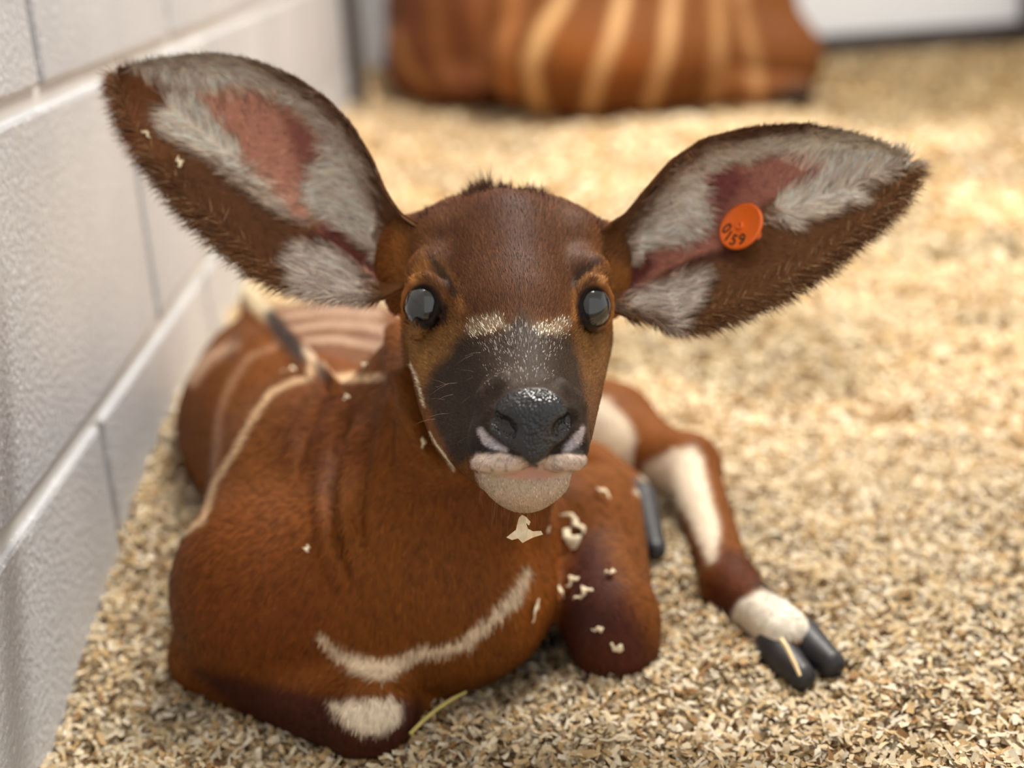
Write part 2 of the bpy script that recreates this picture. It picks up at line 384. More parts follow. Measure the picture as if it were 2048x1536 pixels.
def strands(R, D, N, L, Wd, C, droop=0.25):
    n = len(R); L = np.asarray(L)[:, None] * np.ones((n, 1)); Wd = np.asarray(Wd).reshape(-1, 1) * np.ones((n, 1))
    S = nrmz(np.cross(D, N)) * Wd
    M = R + D * L * 0.5; T = R + D * L * 0.95 - N * L * droop
    V = np.stack([R - S, R + S, M - S * 0.75, M + S * 0.75, T], 1).reshape(-1, 3)
    b = (np.arange(n) * 5)[:, None]
    return V, [b + np.array([0, 1, 3, 2]), b + np.array([2, 3, 4])], np.repeat(C, 5, 0), np.repeat(N, 5, 0)
def sample(V, F, N, n, wgt=None):
    a = V[F]; ar = np.linalg.norm(np.cross(a[:, 2] - a[:, 0], a[:, 3] - a[:, 1]), axis=1) + 1e-12
    if wgt is not None: ar = ar * wgt(V[F].mean(1), nrmz(N[F].mean(1)))
    f = rng.choice(len(F), n, p=ar / ar.sum()); s_, t_ = rng.uniform(0, 1, (2, n, 1))
    q = a[f]; P = (q[:, 0] * (1 - s_) + q[:, 1] * s_) * (1 - t_) + (q[:, 3] * (1 - s_) + q[:, 2] * s_) * t_
    qn = N[F][f]; Nn = nrmz((qn[:, 0] * (1 - s_) + qn[:, 1] * s_) * (1 - t_) + (qn[:, 3] * (1 - s_) + qn[:, 2] * s_) * t_)
    return P, Nn
def facing(lo=0.2):
    def f(c, n):
        v = nrmz(CAMP - c); d = (v * n).sum(1); return np.where(d > -0.15, 1.0, lo)
    return f

M_fur = mat_vcol('calf_coat', 0.65, 0.12, wet=True)
M_strand = mat_vcol('calf_hair', 0.55, 0.13, nattr=True)

# ------------------------------------------------------------------ the calf: one continuous body from smooth blended volumes
def px(r, t): return r * t / FPX
def EP(s, u, v, t, ru, rv, rd, k=0.01, op='u', R=None): s.ell(CF(u, v, t), (px(ru, t), px(rv, t), px(rd, t)), k, op, R)
def RC(s, a, b, ra, rb, k=0.01, op='u'): s.rc(CF(*a), CF(*b), ra, rb, k, op)
def rot2(deg):                                    # turn in the right/up plane
    a = math.radians(deg); return np.array([[math.cos(a), math.sin(a), 0], [-math.sin(a), math.cos(a), 0], [0, 0, 1]])

EYES = {'l': dict(c=CF(852, 611, 0.6762), g=nrmz(np.array([-0.45, 0.06, -0.88])), r=0.0108),
        'r': dict(c=CF(1180, 614, 0.6762), g=nrmz(np.array([0.52, 0.05, -0.85])), r=0.0106)}

B = SDF()
# trunk
RC(B, (690, 1030, .86), (600, 870, 1.0), .076, .074, .03)
RC(B, (600, 870, 1.0), (565, 800, 1.10), .074, .073, .03)
EP(B, 700, 760, 1.14, 165, 160, 160, .03)
EP(B, 480, 850, 1.04, 105, 130, 150, .03)
RC(B, (690, 800, .90), (500, 610, 1.13), .010, .008, .018)           # spine ridge
# chest, shoulders
EP(B, 740, 1150, .80, 350, 235, 250, .03)
EP(B, 520, 1190, .785, 165, 185, 200, .03)
EP(B, 830, 1210, .765, 270, 170, 150, .03)
EP(B, 640, 980, .86, 200, 190, 220, .03)
EP(B, 1120, 1080, .84, 140, 150, 130, .025)
# neck
B.chain([(CF(1000, 650, .765), .046), (CF(945, 880, .765), .050), (CF(850, 1080, .785), .066)], .02)
B.chain([(CF(900, 720, .80), .036), (CF(760, 950, .82), .052)], .025)
# left foreleg (folded, knee on the litter)
RC(B, (1190, 1020, .87), (1215, 1220, .782), .030, .0265, .012)
EP(B, 1228, 1265, .770, 92, 115, 90, .012)
EP(B, 1212, 1232, .764, 58, 66, 58, .010)
RC(B, (1245, 1310, .780), (1255, 1270, .90), .019, .014, .008)
# right foreleg (folded under the chest)
RC(B, (430, 1310, .800), (730, 1435, .728), .027, .022, .012)
EP(B, 745, 1428, .722, 88, 82, 80, .012)
RC(B, (770, 1450, .735), (960, 1330, .85), .019, .013, .008)
# left hind leg stretched forward
RC(B, (820, 780, 1.12), (1220, 855, 1.07), .052, .036, .02)
RC(B, (1220, 865, 1.07), (1375, 945, .985), .034, .021, .014)
EP(B, 1375, 925, .985, 62, 62, 60, .012)
RC(B, (1385, 945, .98), (1452, 1150, .845), .019, .0150, .010)
EP(B, 1462, 1172, .838, 56, 56, 56, .010)
RC(B, (1465, 1180, .832), (1572, 1266, .776), .0158, .0142, .008)
# right hind foot tucked beside the left foreleg
RC(B, (1180, 930, 1.0), (1265, 985, .95), .018, .013, .01)
# neck folds
for pl in ([(700, 840, .74), (668, 930, .73), (668, 1040, .715), (690, 1150, .705)], [(745, 850, .735), (715, 950, .72), (712, 1060, .705), (722, 1130, .70)],
           [(640, 800, .80), (605, 880, .79), (590, 960, .78)]):
    pass

# head
EP(B, 1015, 560, .722, 192, 158, 165, .014)
EP(B, 1017, 612, .702, 190, 125, 120, .014)
RC(B, (1010, 500, .700), (1022, 640, .672), .0285, .030, .014)        # forehead down to the face
EP(B, 864, 600, .690, 52, 78, 62, .010)                               # orbits
EP(B, 1170, 603, .690, 48, 78, 62, .010)
EP(B, 880, 490, .722, 66, 64, 110, .016)                              # broad crown
EP(B, 1150, 495, .722, 62, 64, 110, .016)
EP(B, 960, 444, .722, 70, 42, 70, .014)
EP(B, 1070, 447, .722, 70, 42, 70, .014)
EP(B, 803, 530, .728, 52, 95, 70, .014)                               # ear roots
EP(B, 1222, 545, .728, 40, 92, 62, .012)
EP(B, 966, 886, .617, 30, 44, 36, .006)                               # lip flanks beside the nose
EP(B, 1160, 884, .617, 18, 44, 34, .006)
EP(B, 866, 540, .684, 42, 30, 36, .012)
EP(B, 1172, 545, .684, 40, 30, 36, .012)
RC(B, (1022, 665, .678), (1056, 850, .617), .033, .0205, .012)        # muzzle
RC(B, (900, 690, .702), (985, 865, .652), .0235, .019, .014)          # cheeks
RC(B, (1150, 690, .700), (1122, 860, .644), .0185, .0150, .012)
RC(B, (985, 850, .682), (1050, 945, .628), .026, .0185, .014)         # lower jaw
EP(B, 1051, 966, .618, 82, 44, 62, .006)                              # chin
EP(B, 1002, 925, .604, 60, 24, 40, .0035, R=rot2(2))                  # lip pads
EP(B, 1130, 922, .604, 46, 25, 40, .0035, R=rot2(4))
EP(B, 1063, 842, .600, 80, 60, 46, .004)
EP(B, 1064, 812, .602, 58, 38, 40, .006)                              # nose pad
EP(B, 1066, 895, .596, 34, 36, 26, .004)
EP(B, 984, 848, .608, 20, 42, 30, .005)
EP(B, 1146, 846, .608, 16, 42, 30, .005)
RC(B, (975, 795, .614), (1010, 768, .609), .0048, .0048, .008)          # folds over the nostrils
RC(B, (1120, 778, .609), (1150, 805, .614), .0048, .0048, .008)
# nostrils and mouth
B.chain([(CF(1028, 866, .589), .0026), (CF(1008, 859, .5935), .0046), (CF(990, 840, .598), .0036)], .003, 's')
B.chain([(CF(1110, 868, .590), .0022), (CF(1127, 858, .595), .0040), (CF(1139, 838, .600), .0030)], .003, 's')
B.chain([(CF(955, 948, .600), .0012), (CF(1010, 945, .5905), .0012), (CF(1062, 938, .588), .0012), (CF(1115, 944, .5905), .0012), (CF(1168, 944, .600), .0012)], .003, 's')
# eye openings: hollow + rim
for e in EYES.values():
    g = e['g']; sx = nrmz(np.cross(np.array([0, 1.0, 0]), g)); sy = np.cross(g, sx)
    B.ell(e['c'] + g * e['r'] * 0.15, np.array([.94, 1.08, .96]) * e['r'], .003, 's')
    pts = [(e['c'] + g * e['r'] * 0.50 + sx * math.cos(a) * e['r'] * 0.90 + sy * math.sin(a) * e['r'] * 1.10, .0011) for a in np.linspace(0, 2 * np.pi, 17)]
    B.chain(pts, .0025)

# upper lids and the fold over them
B.chain([(CF(818, 592, .676), .0020), (CF(832, 570, .6715), .0026), (CF(856, 562, .6690), .0028), (CF(880, 580, .6690), .0024), (CF(890, 606, .6700), .0018)], .004)
B.chain([(CF(1212, 594, .676), .0018), (CF(1200, 572, .6715), .0024), (CF(1180, 566, .6695), .0026), (CF(1160, 584, .6690), .0022), (CF(1152, 610, .6700), .0018)], .004)
VX = []
def sdf_piece(sd, mn, mx, h, keep=None):
    V, F = sd.mesh(mn, mx, h)
    if keep is not None:
        f = keep(V[F].mean(1)); F = F[f]
        u, inv = np.unique(F, return_inverse=True); V = V[u]; F = inv.reshape(F.shape)
    W_ = cf2w(V); a = W_[F]
    vol = (np.cross(a[:, 1] - a[:, 0], a[:, 2] - a[:, 0]) * (a[:, 0] - W_.mean(0))).sum()
    if vol < 0: F = F[:, ::-1]
    return W_, F
# fine head, coarser body; the cut runs through the neck
def side(c): return c[:, 2] - 0.70 - (-(c[:, 1]) * 0.0) - 0.9 * np.maximum(0, -(c[:, 1] + 0.02))
CUT = 0.765
def headness(c): return (c[:, 2] < CUT - 0.004) & (c[:, 1] > -0.062 + 0.0 * c[:, 0]) & (c[:, 0] > -0.060)
HMN, HMX = (-0.062, -0.064, .56), (0.062, 0.112, CUT + .004)
hV, hF = sdf_piece(B, HMN, HMX, .00125, lambda c: (c[:, 2] < CUT) & (c[:, 1] > -0.060))
bV, bF = sdf_piece(B, (-.26, -.215, .66), (.20, .11, 1.24), .0027, lambda c: ~((c[:, 2] < CUT - .003) & (c[:, 1] > -0.058) & (np.abs(c[:, 0]) < .060)))
hN, bN = vnormals(hV, hF), vnormals(bV, bF)
FOLDS = [[(705, 820, 0), (676, 900, 0), (664, 1000, 0), (676, 1090, 0), (694, 1170, 0)], [(752, 850, 0), (728, 930, 0), (716, 1020, 0), (724, 1110, 0)],
         [(650, 800, 0), (612, 870, 0), (592, 950, 0)], [(800, 760, 0), (782, 850, 0), (776, 960, 0)],
         [(812, 600, 0), (812, 660, 0), (818, 735, 0), (838, 815, 0), (864, 885, 0), (905, 955, 0)]]
for V_, N_ in ((hV, hN), (bV, bN)):
    U_, W2, T_ = proj(V_); fc = ((CAMP - V_) * N_).sum(1) > 0; dd = np.zeros(len(V_))
    for i_, fl_ in enumerate(FOLDS):
        ld = line_d(U_, W2, fl_); en = sstep(fl_[0][1] - 10, fl_[0][1] + 60, W2) * (1 - sstep(fl_[-1][1] - 70, fl_[-1][1] + 10, W2))
        dd += (-.0042 * np.exp(-(ld / 9) ** 2) + .0030 * np.exp(-((ld - 24) / 13) ** 2)) * en * (1, .8, .6, .5, 1.7)[i_]
    V_ += N_ * (dd * fc * (T_ < .9))[:, None]
hN, bN = vnormals(hV, hF), vnormals(bV, bF)

# ---- ears: cupped shells with thickness, (u, v) along both rims
def resample(pts, n):
    P = np.asarray(pts, float); d = np.r_[0, np.cumsum(np.linalg.norm(np.diff(P[:, :2], axis=0), axis=1))]
    s = np.linspace(0, d[-1], n); Q = np.stack([np.interp(s, d, P[:, i]) for i in range(P.shape[1])], -1)
    for _ in range(2): Q[1:-1] = (Q[:-2] + 2 * Q[1:-1] + Q[2:]) / 4
    return Q
def ear_shell(upper, lower, tbase, ttip, cup, cpos, ns=70, nc=40, thick=.0035):
    U_ = resample(upper, ns); L_ = resample(lower, ns)
    s = np.linspace(0, 1, ns)[:, None]; c = np.linspace(0, 1, nc)[None, :]
    pu = L_[:, None, 0] * (1 - c) + U_[:, None, 0] * c; pv = L_[:, None, 1] * (1 - c) + U_[:, None, 1] * c
    prof = np.where(c < cpos, 1 - ((cpos - c) / cpos) ** 2, 1 - ((c - cpos) / (1 - cpos)) ** 2.4)
    env = np.interp(s[:, 0], [0, .12, .35, .7, 1], cup)[:, None]
    t = tbase + (ttip - tbase) * s + prof * env
    lowt = np.interp(s[:, 0], [0, .2, .6, 1], [0, .006, .004, 0])[:, None]
    t = t - lowt * np.clip(1 - c / 0.35, 0, 1)
    inn = np.stack([(pu - 1024) * t / FPX, -(pv - 768) * t / FPX, t], -1)
    G = inn.reshape(-1, 3); i = np.arange(ns * nc).reshape(ns, nc)
    F = np.stack([i[:-1, :-1], i[:-1, 1:], i[1:, 1:], i[1:, :-1]], -1).reshape(-1, 4)
    Wi = cf2w(inn).reshape(-1, 3); N = vnormals(Wi, F)
    if ((CAMP - Wi) * N).sum() < 0: F = F[:, ::-1]; N = -N
    edge = np.minimum(np.minimum(c, 1 - c) * 5, np.minimum((1 - s) * 8, 1)); edge = np.clip(edge, 0.12, 1) ** 0.6
    Wo = Wi - N * (thick * (edge * np.ones((ns, nc))).reshape(-1, 1) * np.interp(s, [0, .5, 1], [1.6, 1, .6]).repeat(nc, 1).reshape(-1, 1))
    n = len(Wi); Fo = F[:, ::-1] + n
    rim = np.concatenate([i[0, :], i[1:, -1], i[-1, -2::-1], i[-2:0:-1, 0]])
    r2 = np.roll(rim, -1); Fr = np.stack([rim, r2, r2 + n, rim + n], -1)
    return dict(V=np.concatenate([Wi, Wo]), F=np.concatenate([F, Fo, Fr]), Fin=F, Win=Wi, Nin=N, Wo=Wo, Fo=F[:, ::-1],
                S=(s * np.ones((ns, nc))).ravel(), Cc=(c * np.ones((ns, nc))).ravel(), n=n)
earL = ear_shell([(835, 455), (800, 432), (768, 385), (745, 325), (705, 255), (655, 200), (590, 155), (510, 122), (420, 108), (330, 118), (262, 136), (236, 143)],
                 [(805, 575), (768, 596), (735, 600), (690, 598), (640, 592), (585, 578), (520, 548), (445, 488), (372, 415), (318, 345), (268, 270), (242, 200), (235, 147)],
                 .700, .735, [.018, .042, .036, .022, 0], .72)
earR = ear_shell([(1190, 470), (1218, 452), (1252, 432), (1290, 385), (1340, 325), (1410, 278), (1500, 256), (1600, 249), (1690, 263), (1765, 294), (1815, 318)],
                 [(1212, 610), (1250, 632), (1296, 632), (1335, 660), (1400, 655), (1475, 628), (1560, 588), (1640, 538), (1715, 472), (1780, 412), (1812, 360), (1820, 322)],
                 .700, .715, [.014, .036, .032, .018, 0], .70)

# ---- coat markings
BODY = Coat((117, 66, 23))
BROWN2 = (120, 62, 22); WHT = (226, 208, 184); CREAM = (214, 188, 152)
c = BODY
c.poly([(350, 1050), (470, 1000), (640, 1050), (720, 1200), (640, 1330), (400, 1330), (345, 1150)], (110, 57, 21), 80, .7)
c.poly([(560, 760), (780, 740), (760, 900), (640, 1000), (540, 900)], (104, 56, 24), 60, .7)
c.poly([(500, 560), (790, 560), (800, 745), (650, 745), (540, 640)], (112, 74, 52), 22, .9, tr=(.93, 2))
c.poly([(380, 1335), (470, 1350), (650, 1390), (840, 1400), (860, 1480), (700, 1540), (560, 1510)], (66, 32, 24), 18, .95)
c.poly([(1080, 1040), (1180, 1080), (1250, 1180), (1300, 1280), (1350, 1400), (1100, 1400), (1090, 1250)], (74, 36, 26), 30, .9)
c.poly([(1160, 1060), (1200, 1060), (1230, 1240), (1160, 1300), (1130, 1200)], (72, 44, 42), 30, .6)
c.poly([(1050, 1000), (1120, 1000), (1150, 1080), (1120, 1230), (1040, 1280), (1020, 1150)], (156, 88, 30), 30, .7)  # orange light beside the foreleg, painted into the coat
# stripes of the right side
c.line([(765, 752, 7), (700, 756, 9), (640, 756, 7), (585, 764, 6), (545, 785, 7), (510, 832, 7), (470, 905, 7), (430, 965, 8), (408, 1040, 8), (370, 1062, 8)], (206, 170, 132), 5, .95, 3)
c.line([(560, 690, 4), (500, 715, 6), (462, 770, 7), (440, 830, 7), (430, 940, 6)], (176, 132, 100), 9, .75)
c.line([(470, 690, 9), (420, 715, 11), (385, 760, 10)], (206, 170, 140), 12, .8)
# stripes of the left side
for pl in ([(540, 612, 4), (640, 596, 7), (740, 590, 9)], [(555, 636, 5), (650, 622, 7), (760, 628, 8)], [(580, 660, 5), (660, 648, 7), (730, 652, 8), (790, 668, 8)],
           [(610, 682, 5), (680, 680, 7), (790, 700, 7)]):
    c.line(pl, (176, 146, 124), 6, .95, 2, tr=(.93, 2))
# dorsal crest
c.line([(480, 570, 12), (510, 606, 14), (545, 645, 12)], (214, 196, 162), 7, .95, tr=(.7, 2))
c.line([(548, 652, 12), (580, 690, 14), (612, 728, 12)], (52, 44, 42), 8, .95, tr=(.7, 2))
c.line([(622, 726, 9), (634, 742, 8)], (216, 190, 160), 6, .9, tr=(.7, 2))
c.line([(646, 758, 9), (662, 776, 8)], (70, 50, 44), 8, .9, tr=(.7, 2))
c.line([(478, 640, 7), (466, 720, 8)], (96, 60, 40), 14, .8, tr=(.9, 2))  # shading below the crest's peak, painted into the coat
# chest band
c.line([(636, 1272, 4), (680, 1308, 12), (720, 1330, 18), (765, 1340, 21), (800, 1325, 15), (835, 1306, 11), (890, 1298, 11), (930, 1286, 11), (975, 1245, 11), (1020, 1205, 14), (1042, 1170, 13), (1052, 1140, 8)], (224, 200, 168), 8, .97, 6)
# right knee patch
c.poly([(660, 1408), (700, 1400), (775, 1395), (802, 1410), (800, 1445), (770, 1462), (735, 1470), (690, 1455)], (228, 208, 182), 12, .97, 14)
# hind leg
c.poly([(1150, 780), (1215, 800), (1262, 850), (1290, 930), (1270, 962), (1190, 955), (1130, 960), (1120, 850)], WHT, 10, .97, 6, tr=(1.0, 2))
c.poly([(1270, 985), (1290, 930), (1340, 905), (1385, 893), (1405, 920), (1412, 960), (1425, 1010), (1438, 1060), (1436, 1120), (1420, 1130), (1395, 1080), (1370, 1020), (1320, 1018)], WHT, 9, .97, 6, tr=(.75, 2))
c.poly([(1440, 1090), (1500, 1110), (1540, 1170), (1500, 1190), (1460, 1240), (1410, 1210), (1425, 1140)], (86, 44, 24), 18, .9, tr=(.7, 2))
c.poly([(1455, 1235), (1480, 1200), (1525, 1178), (1580, 1200), (1640, 1260), (1560, 1290), (1500, 1290), (1460, 1270)], (240, 228, 210), 7, .97, 5, tr=(.7, .835))
c.poly([(1500, 1170), (1545, 1160), (1590, 1200), (1560, 1195)], (58, 48, 44), 9, .8, tr=(.7, .9))
c.poly([(1225, 960), (1300, 960), (1320, 1020), (1240, 1020)], (60, 58, 60), 10, .9, tr=(.92, 1.0))
# throat, with the shade under the jaw painted into the coat
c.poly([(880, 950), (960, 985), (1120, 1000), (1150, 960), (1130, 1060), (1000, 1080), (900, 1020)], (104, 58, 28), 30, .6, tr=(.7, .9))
c.poly([(815, 640), (830, 640), (880, 900), (920, 960), (860, 960), (790, 800)], (150, 92, 40), 25, .6, tr=(.68, .9))

HEAD = Coat((110, 70, 38))
c = HEAD
c.poly([(860, 440), (1010, 385), (1170, 440), (1195, 520), (1150, 560), (1120, 640), (1060, 640), (940, 640), (905, 570), (850, 520)], (88, 55, 35), 22, .95)
c.poly([(940, 400), (1060, 395), (1080, 480), (1040, 560), (1000, 480)], (74, 45, 31), 40, .6)
c.line([(830, 440, 10), (900, 415, 12), (960, 392, 10), (1060, 396, 10), (1150, 425, 10), (1205, 455, 8)], (86, 48, 32), 16, .8)
c.poly([(740, 500), (815, 440), (822, 560), (812, 660), (770, 680), (720, 600)], (140, 86, 40), 14, .9)
c.poly([(1215, 520), (1260, 540), (1270, 640), (1215, 680)], (146, 92, 44), 14, .9)
c.poly([(815, 655), (900, 640), (935, 670), (915, 710), (870, 740), (850, 790), (835, 760), (815, 700)], (136, 96, 54), 18, .95)
c.poly([(1150, 660), (1200, 655), (1222, 690), (1205, 760), (1175, 760), (1160, 710)], (136, 96, 54), 14, .95)
c.line([(825, 560, 8), (845, 535, 8), (880, 530, 6), (905, 560, 6), (925, 620, 6)], (162, 108, 58), 9, .8)
c.line([(1205, 560, 8), (1190, 545, 8), (1165, 555, 7), (1150, 590, 6), (1148, 640, 6)], (168, 116, 68), 9, .8)
c.line([(870, 528, 8), (895, 560, 11), (912, 590, 10)], (50, 40, 35), 9, .85)
c.line([(1195, 528, 6), (1165, 545, 10), (1148, 570, 9)], (50, 40, 35), 9, .85)
# dark muzzle
c.poly([(928, 668), (985, 668), (1020, 645), (1045, 628), (1062, 648), (1100, 665), (1140, 668), (1160, 720), (1176, 790), (1182, 860), (1174, 905), (1060, 935), (950, 915), (905, 930), (868, 860), (846, 790), (872, 735), (905, 700)], (55, 45, 38), 16, .97, 8)
c.poly([(835, 740), (848, 790), (870, 860), (905, 935), (880, 940), (840, 850)], (122, 76, 36), 12, .8)
c.poly([(1160, 700), (1195, 740), (1190, 840), (1172, 800)], (104, 72, 44), 14, .7)
c.poly([(985, 690), (1040, 660), (1090, 690), (1085, 760), (1000, 770)], (68, 57, 50), 25, .7)
# white flecked chevron
c.poly([(930, 648), (960, 634), (1005, 636), (1016, 655), (985, 664), (945, 676), (932, 668)], (190, 176, 150), 9, .35, 16)
c.poly([(1064, 655), (1095, 645), (1125, 636), (1136, 645), (1132, 668), (1105, 672), (1075, 668)], (190, 176, 150), 9, .3, 16)
# nose, lips, chin
c.poly([(945, 870), (985, 895), (1045, 908), (1050, 918), (960, 915), (935, 900)], (48, 42, 40), 6, .9)
c.poly([(1175, 880), (1140, 902), (1092, 908), (1090, 916), (1176, 912)], (48, 42, 40), 6, .9)
c.line([(962, 862, 6), (974, 880, 9), (995, 894, 7), (1012, 900, 4)], (206, 196, 198), 5, .95)
c.line([(1164, 858, 5), (1152, 880, 10), (1136, 894, 8), (1128, 900, 3)], (206, 196, 198), 5, .95)
NOSTR = [[(986, 836), (996, 834), (1010, 848), (1026, 862), (1024, 872), (1006, 872), (990, 858)], [(1141, 834), (1133, 836), (1122, 850), (1112, 866), (1120, 872), (1134, 866), (1142, 850)]]
NOSE = [(983, 838), (992, 806), (1012, 788), (1045, 777), (1090, 778), (1122, 796), (1140, 822), (1143, 850), (1128, 876), (1106, 890), (1092, 908), (1085, 926), (1066, 932), (1050, 922), (1044, 905), (1012, 892), (996, 880), (984, 862)]
c.poly(NOSE, (27, 28, 32), 3.5, 1.0)
for q_ in NOSTR: c.poly(q_, (26, 15, 14), 5, .85)
c.poly([(940, 918), (955, 907), (1000, 906), (1040, 914), (1058, 930), (1050, 942), (1000, 944), (960, 944), (942, 934)], (206, 184, 168), 4, .97, 6)
c.poly([(1172, 912), (1176, 926), (1160, 941), (1110, 942), (1080, 940), (1076, 926), (1100, 912), (1140, 906)], (206, 184, 168), 4, .97, 6)
c.poly([(950, 945), (1060, 936), (1170, 945), (1135, 1030), (970, 1030)], (194, 174, 152), 5, .97, 5, tr=(.5, .66))
c.poly([(1005, 950), (1062, 934), (1120, 948), (1090, 960), (1040, 960)], (192, 138, 120), 7, .75, tr=(.5, .66))
# eye rims
for (u, v, a, b) in ((848, 612, 36, 46), (1186, 614, 34, 44)):
    c.poly([(u + a * math.cos(k), v + b * math.sin(k)) for k in np.linspace(0, 2 * np.pi, 20, endpoint=False)], (26, 22, 21), 5, .97)
c.poly([(880, 600), (900, 615), (895, 650), (860, 662), (830, 655), (860, 650), (880, 630)], (40, 32, 30), 7, .85)
c.poly([(1155, 625), (1175, 655), (1205, 662), (1180, 668), (1158, 650)], (40, 32, 30), 7, .85)

ELC = Coat((104, 66, 36))
c = ELC
c.poly([(240, 150), (300, 140), (380, 240), (300, 330), (250, 250)], (116, 70, 42), 14, .8)
c.poly([(300, 330), (420, 330), (600, 450), (560, 540), (440, 480), (350, 390)], (86, 54, 33), 26, .75)
c.poly([(252, 128), (330, 104), (430, 96), (520, 116), (610, 175), (690, 250), (735, 330), (755, 430), (772, 520), (700, 480), (645, 430), (615, 370), (560, 250), (480, 205), (400, 250), (370, 205), (300, 165)], (250, 228, 206), 13, .92, 18)
c.poly([(500, 120), (600, 160), (690, 240), (735, 320), (700, 270), (620, 195), (540, 150)], (112, 74, 52), 10, .75)
c.poly([(325, 215), (360, 205), (430, 235), (470, 290), (560, 360), (640, 430), (600, 430), (520, 370), (460, 320), (400, 305), (345, 270)], (250, 230, 208), 10, .92, 16)
c.poly([(398, 208), (500, 190), (600, 212), (660, 275), (642, 330), (622, 378), (628, 410), (690, 470), (762, 535), (752, 556), (690, 500), (600, 425), (530, 345), (450, 275)], (206, 142, 118), 12, .97, 8)
c.poly([(560, 220), (640, 260), (650, 300), (620, 370), (590, 320)], (132, 76, 70), 18, .8)
c.poly([(640, 440), (700, 470), (766, 530), (764, 560), (700, 520), (640, 470)], (92, 38, 38), 10, .9)
c.line([(450, 330, 6), (540, 400, 9), (610, 445, 6)], (206, 184, 164), 9, .85, 10)
c.line([(620, 470, 8), (680, 510, 8), (740, 560, 6)], (70, 34, 30), 9, .85)
c.poly([(585, 530), (610, 495), (680, 505), (740, 560), (748, 600), (700, 605), (640, 600), (600, 580)], (226, 206, 190), 14, .95, 14)
ERC = Coat((104, 68, 38))
c = ERC
c.poly([(1300, 560), (1560, 440), (1720, 400), (1800, 380), (1700, 500), (1500, 620), (1350, 660)], (96, 62, 37), 24, .7)
c.poly([(1240, 520), (1262, 460), (1300, 400), (1360, 330), (1440, 282), (1540, 268), (1630, 256), (1670, 248), (1790, 290), (1832, 318), (1825, 334), (1760, 345), (1690, 375), (1560, 395), (1420, 350), (1405, 410), (1400, 465), (1330, 500)], (250, 228, 206), 12, .92, 18)
c.poly([(1440, 262), (1520, 252), (1620, 250), (1600, 272), (1500, 276)], (104, 68, 46), 8, .8)
c.poly([(1540, 410), (1640, 375), (1700, 370), (1715, 398), (1650, 425), (1570, 445), (1530, 440)], (250, 228, 206), 10, .92, 16)
c.poly([(1398, 350), (1450, 316), (1550, 312), (1645, 350), (1590, 388), (1530, 405), (1470, 480), (1390, 515), (1300, 560), (1238, 592), (1236, 545), (1290, 505), (1380, 470), (1412, 430), (1402, 390)], (168, 108, 92), 10, .97, 8)
c.poly([(1400, 350), (1460, 325), (1500, 360), (1440, 430), (1405, 400)], (116, 62, 58), 18, .85)
c.poly([(1238, 592), (1236, 545), (1290, 510), (1310, 530), (1270, 580)], (84, 34, 34), 10, .9)
c.line([(1330, 548, 6), (1400, 520, 10), (1470, 500, 7)], (72, 38, 32), 9, .85)
c.poly([(1240, 610), (1260, 585), (1340, 556), (1400, 552), (1385, 600), (1345, 660), (1310, 630), (1270, 620)], (222, 204, 188), 14, .93, 14)
EBACK = s2l((96, 56, 30))

JAW = [[(822, 728, .8), (832, 752, 1.2), (842, 785, 1.2), (850, 815, .5)], [(860, 864, .5), (872, 888, 1.2), (890, 912, 1.8), (910, 940, 1)]]
def head_color(P):
    u, v, t = proj(P)
    m = np.clip(sstep(.712, .735, t) * sstep(650, 700, v) + sstep(.69, .705, t) * sstep(800, 860, v), 0, 1)[:, None]
    C = HEAD.color(P) * (1 - m) + BODY.color(P) * m
    for j in JAW:
        wj = ((1 - sstep(-2, 3, line_d(u, v, j))) * .95)[:, None]; C = C * (1 - wj) + s2l((244, 230, 200)) * wj
    return C
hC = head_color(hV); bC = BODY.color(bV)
uu, vv, tt = proj(hV)
hwet = (1 - sstep(-2, 4, poly_sd(uu, vv, NOSE))) * (tt < .63)
lipm = ((poly_sd(uu, vv, [(945, 905), (1170, 905), (1170, 946), (945, 946)]) < 0) & (tt < .64) & (hwet < .3))
pores = (vnoise(hV, 330, 31) > .66) & lipm; hC[pores] *= 0.62

def fin(e, coat):
    C = np.concatenate([coat.color(e['Win']), np.tile(EBACK, (e['n'], 1))]); return C
VA = [hV, bV, earL['V'], earR['V']]; off = np.cumsum([0] + [len(v) for v in VA])
FA = [hF, bF + off[1], earL['F'] + off[2], earR['F'] + off[3]]
CA = np.concatenate([hC, bC, fin(earL, ELC), fin(earR, ERC)])
wet = np.concatenate([hwet, np.zeros(off[-1] - len(hV))])
calf = bpy.data.objects.new('antelope_calf', None); COL.objects.link(calf)
calf.location = (-0.05, 0.8, 0.0)
tag(calf, 'chestnut striped antelope calf with huge ears lying beside the block wall', 'calf')
inv = Matrix.Translation(-Vector(calf.location))
def child(name, me, parent=calf, label=None, kind=None):
    me.transform(inv); return link(name, me, parent, label, kind=kind)
body = child('body', make_mesh('body', np.concatenate(VA), [np.concatenate(FA)], M_fur, CA, {'wet': wet}))

